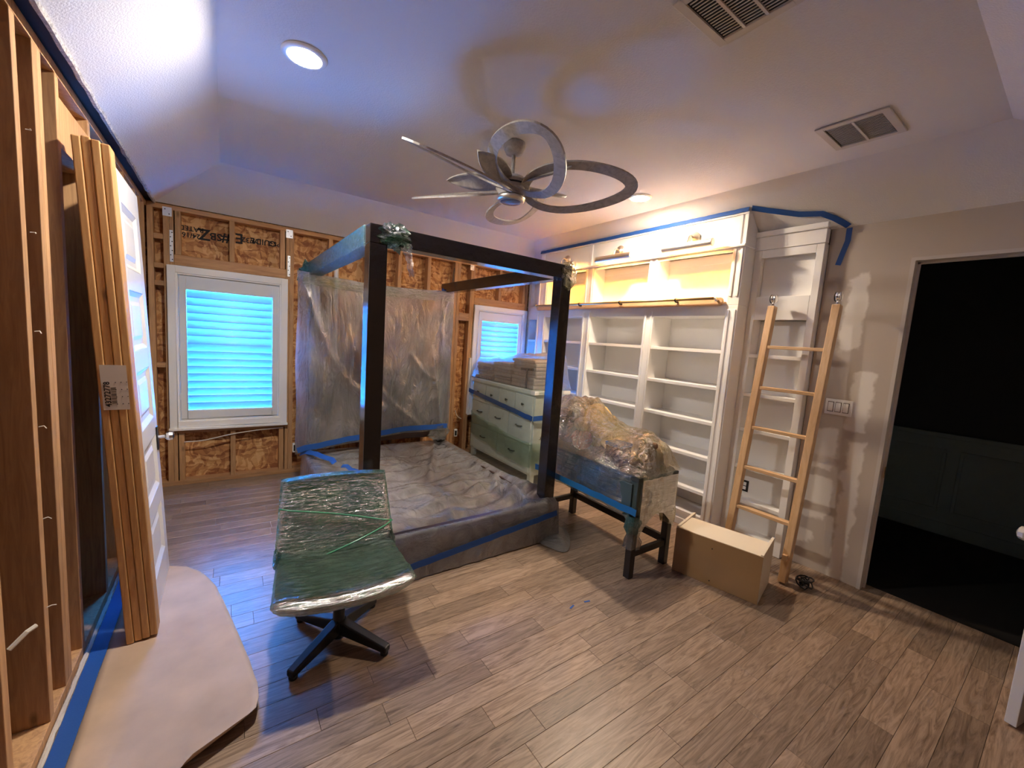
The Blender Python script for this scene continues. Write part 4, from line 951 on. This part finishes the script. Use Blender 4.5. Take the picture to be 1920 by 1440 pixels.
for k in range(5):
    y0, y1 = stl+.0005, DWd-stl-.0005
    pn = obj('panel', B(-DT+.012,-.014,y0,y1,z+.0005,z+ph-.0005), M['doorwhite'], dw)
    mb = MB(); 
    for (a, c_, s1, s2) in ((y0,y1,z,z+ph),): 
        o1 = [(-.001,a+.001,s1+.001),(-.001,c_-.001,s1+.001),(-.001,c_-.001,s2-.001),(-.001,a+.001,s2-.001)]
        i1 = [(-.0125,a+.022,s1+.022),(-.0125,c_-.022,s1+.022),(-.0125,c_-.022,s2-.022),(-.0125,a+.022,s2-.022)]
        i2 = [(-.0135,a+.045,s1+.045),(-.0135,c_-.045,s1+.045),(-.0135,c_-.045,s2-.045),(-.0135,a+.045,s2-.045)]
        i3 = [(-.006,a+.065,s1+.065),(-.006,c_-.065,s1+.065),(-.006,c_-.065,s2-.065),(-.006,a+.065,s2-.065)]
        mb.add(o1+i1+i2+i3, [(4*q+k2, 4*q+(k2+1)%4, 4*q+4+(k2+1)%4, 4*q+4+k2) for q in range(3) for k2 in range(4)] + [(12,13,14,15)])
    obj('moulding', mb, M['doorwhite'], pn)
    z += ph; h = .10 if k < 4 else .13
    obj('rail', B(-DT,0,y0,y1,z,z+h), M['doorwhite'], dw, bevel=.003); z += h
for z in (1.94, 1.39, .82, .24): obj('hinge', MB().box(-.034,-.004,-.004,-.0005,z-.045,z+.045).tube([(-.002,-.005,z-.045),(-.002,-.005,z+.045)], .005, 8), M['brass'], dw)
ks = obj('knob_plate', B(.0005,.006,DWd-.075,DWd-.030,.72,.85), M['black'], dw, bevel=.003)
obj('knob', MB().lathe([(.010,.006),(.010,.035),(.022,.042),(.028,.055),(.024,.070),(.010,.076)], (0,DWd-.052,.79), 10, Matrix.Rotation(PI/2,3,'Y')), M['chrome'], ks)

# ================================================================== FLOOR PROTECTION
XR_ = [(1.0,-.30),(1.3,-.20),(1.47,-.135),(1.515,-.10),(1.545,-.03),(1.575,.03),(1.60,.085),(1.66,.098),(1.75,.10),(1.93,.08),(2.16,.04),(2.43,-.01),(2.6,-.045),(2.72,-.085),(2.82,-.13),(2.90,-.19),(2.95,-.27),(2.97,-.36)]
def xr(y):
    for (a, p), (c_, q) in zip(XR_, XR_[1:]):
        if a <= y <= c_: return p+(q-p)*(y-a)/(c_-a)
    return XR_[-1][1]
def paper(a, b):
    y = 1.0 + 1.968*b; x1 = xr(y); x0 = -.424; x = x0+(x1-x0)*a
    k = max(0, (a-.72)/.28); lift = .045*k*k*math.exp(-((y-1.55)/.22)**2) + .006*k*k
    return (x, y, .0025 + lift + .0012*abs(nz(x*8, y*3)) + .003*max(0, nz(x*4, y*1.4+5))*(1 if x > -.22 else 0))
o = obj('floor_paper', MB().grid(paper, 22, 110), M['paper'], smooth=True); s_ = o.modifiers.new('solid','SOLIDIFY'); s_.thickness = .0015; s_.offset = 1
tag(o, 'tan kraft floor paper with a ragged curling edge along the stud wall', 'paper')
ribbon('painters_tape', [(-.452+.003*nz(k*.5), 1.0+2.2*k/40, .0062) for k in range(41)], .054, (0,0,1), M['tape'], "blue painter's tape on the floor along the stud wall")
pts = [(-.489+.004*nz(k*1.7), 1.0+3.2*k/90, .004+.004*abs(nz(k*2.3, 2))) for k in range(91)]
tag(obj('drywall_crumbs', MB().tube(pts, [.006+.005*abs(nz(k*1.9, 7)) for k in range(91)], 5), plain('white_gypsum', (.72,.66,.58), .9, bump=.6, bscale=70), kind='stuff'), 'white broken drywall crumbs along the stud wall base', 'debris')
for x, y, a, lb in ((1.58,1.505,.3,'tiny blue tape scrap nearest the chair on the floor'), (1.69,1.498,-.2,'tiny blue tape scrap nearest the desk on the floor')):
    d = Vector((math.cos(a), math.sin(a), 0)); c_ = Vector((x, y, .0006)); ribbon('tape_scrap', [c_-d*.018, c_, c_+d*.02], .010, (0,0,1), M['tape'], lb)

# ================================================================== CABLES on the back wall
def cable(pts, rad, mat, label):
    P_ = [Vector(p) for p in pts]; out = []
    for i in range(len(P_)-1):
        p0_, p1, p2, p3 = P_[max(i-1,0)], P_[i], P_[i+1], P_[min(i+2,len(P_)-1)]
        for k in range(6):
            t = k/6; out.append(.5*((2*p1)+(p2-p0_)*t+(2*p0_-5*p1+4*p2-p3)*t*t+(3*p1-p0_-3*p2+p3)*t**3))
    out.append(P_[-1]); return tag(obj('electrical_cable', MB().tube(out, rad, 6), mat, smooth=True), label, 'cable', 'cables in the stud wall')
cable([(-.29,4.425,.385),(-.15,4.422,.39),(.05,4.420,.43),(.25,4.424,.452),(.46,4.426,.462)], .005, M['cable'], 'thin pale cable sagging below the left window')
cable([(2.20,4.428,2.24),(2.185,4.425,2.0),(2.19,4.424,1.6),(2.17,4.424,1.1),(2.165,4.424,.7),(2.18,4.425,.45)], .006, M['dcable'], 'long dark cable running down beside the double stud')
cable([(2.09,4.425,.50),(2.15,4.42,.485),(2.22,4.428,.47)], .005, M['cable'], 'short pale cable loop left of the double stud')
cable([(2.31,4.428,.55),(2.34,4.426,.48),(2.40,4.428,.44)], .005, M['cable'], 'short pale cable curl right of the double stud')
tag(obj('vent_pipe', MB().tube([(.925,4.49,.05),(.925,4.49,2.15)], .022, 14).lathe([(.027,0),(.027,.05)], (.925,4.49,2.10), 16), M['white'], smooth=True), 'white plastic pipe between studs behind the hanging sheet', 'pipe')
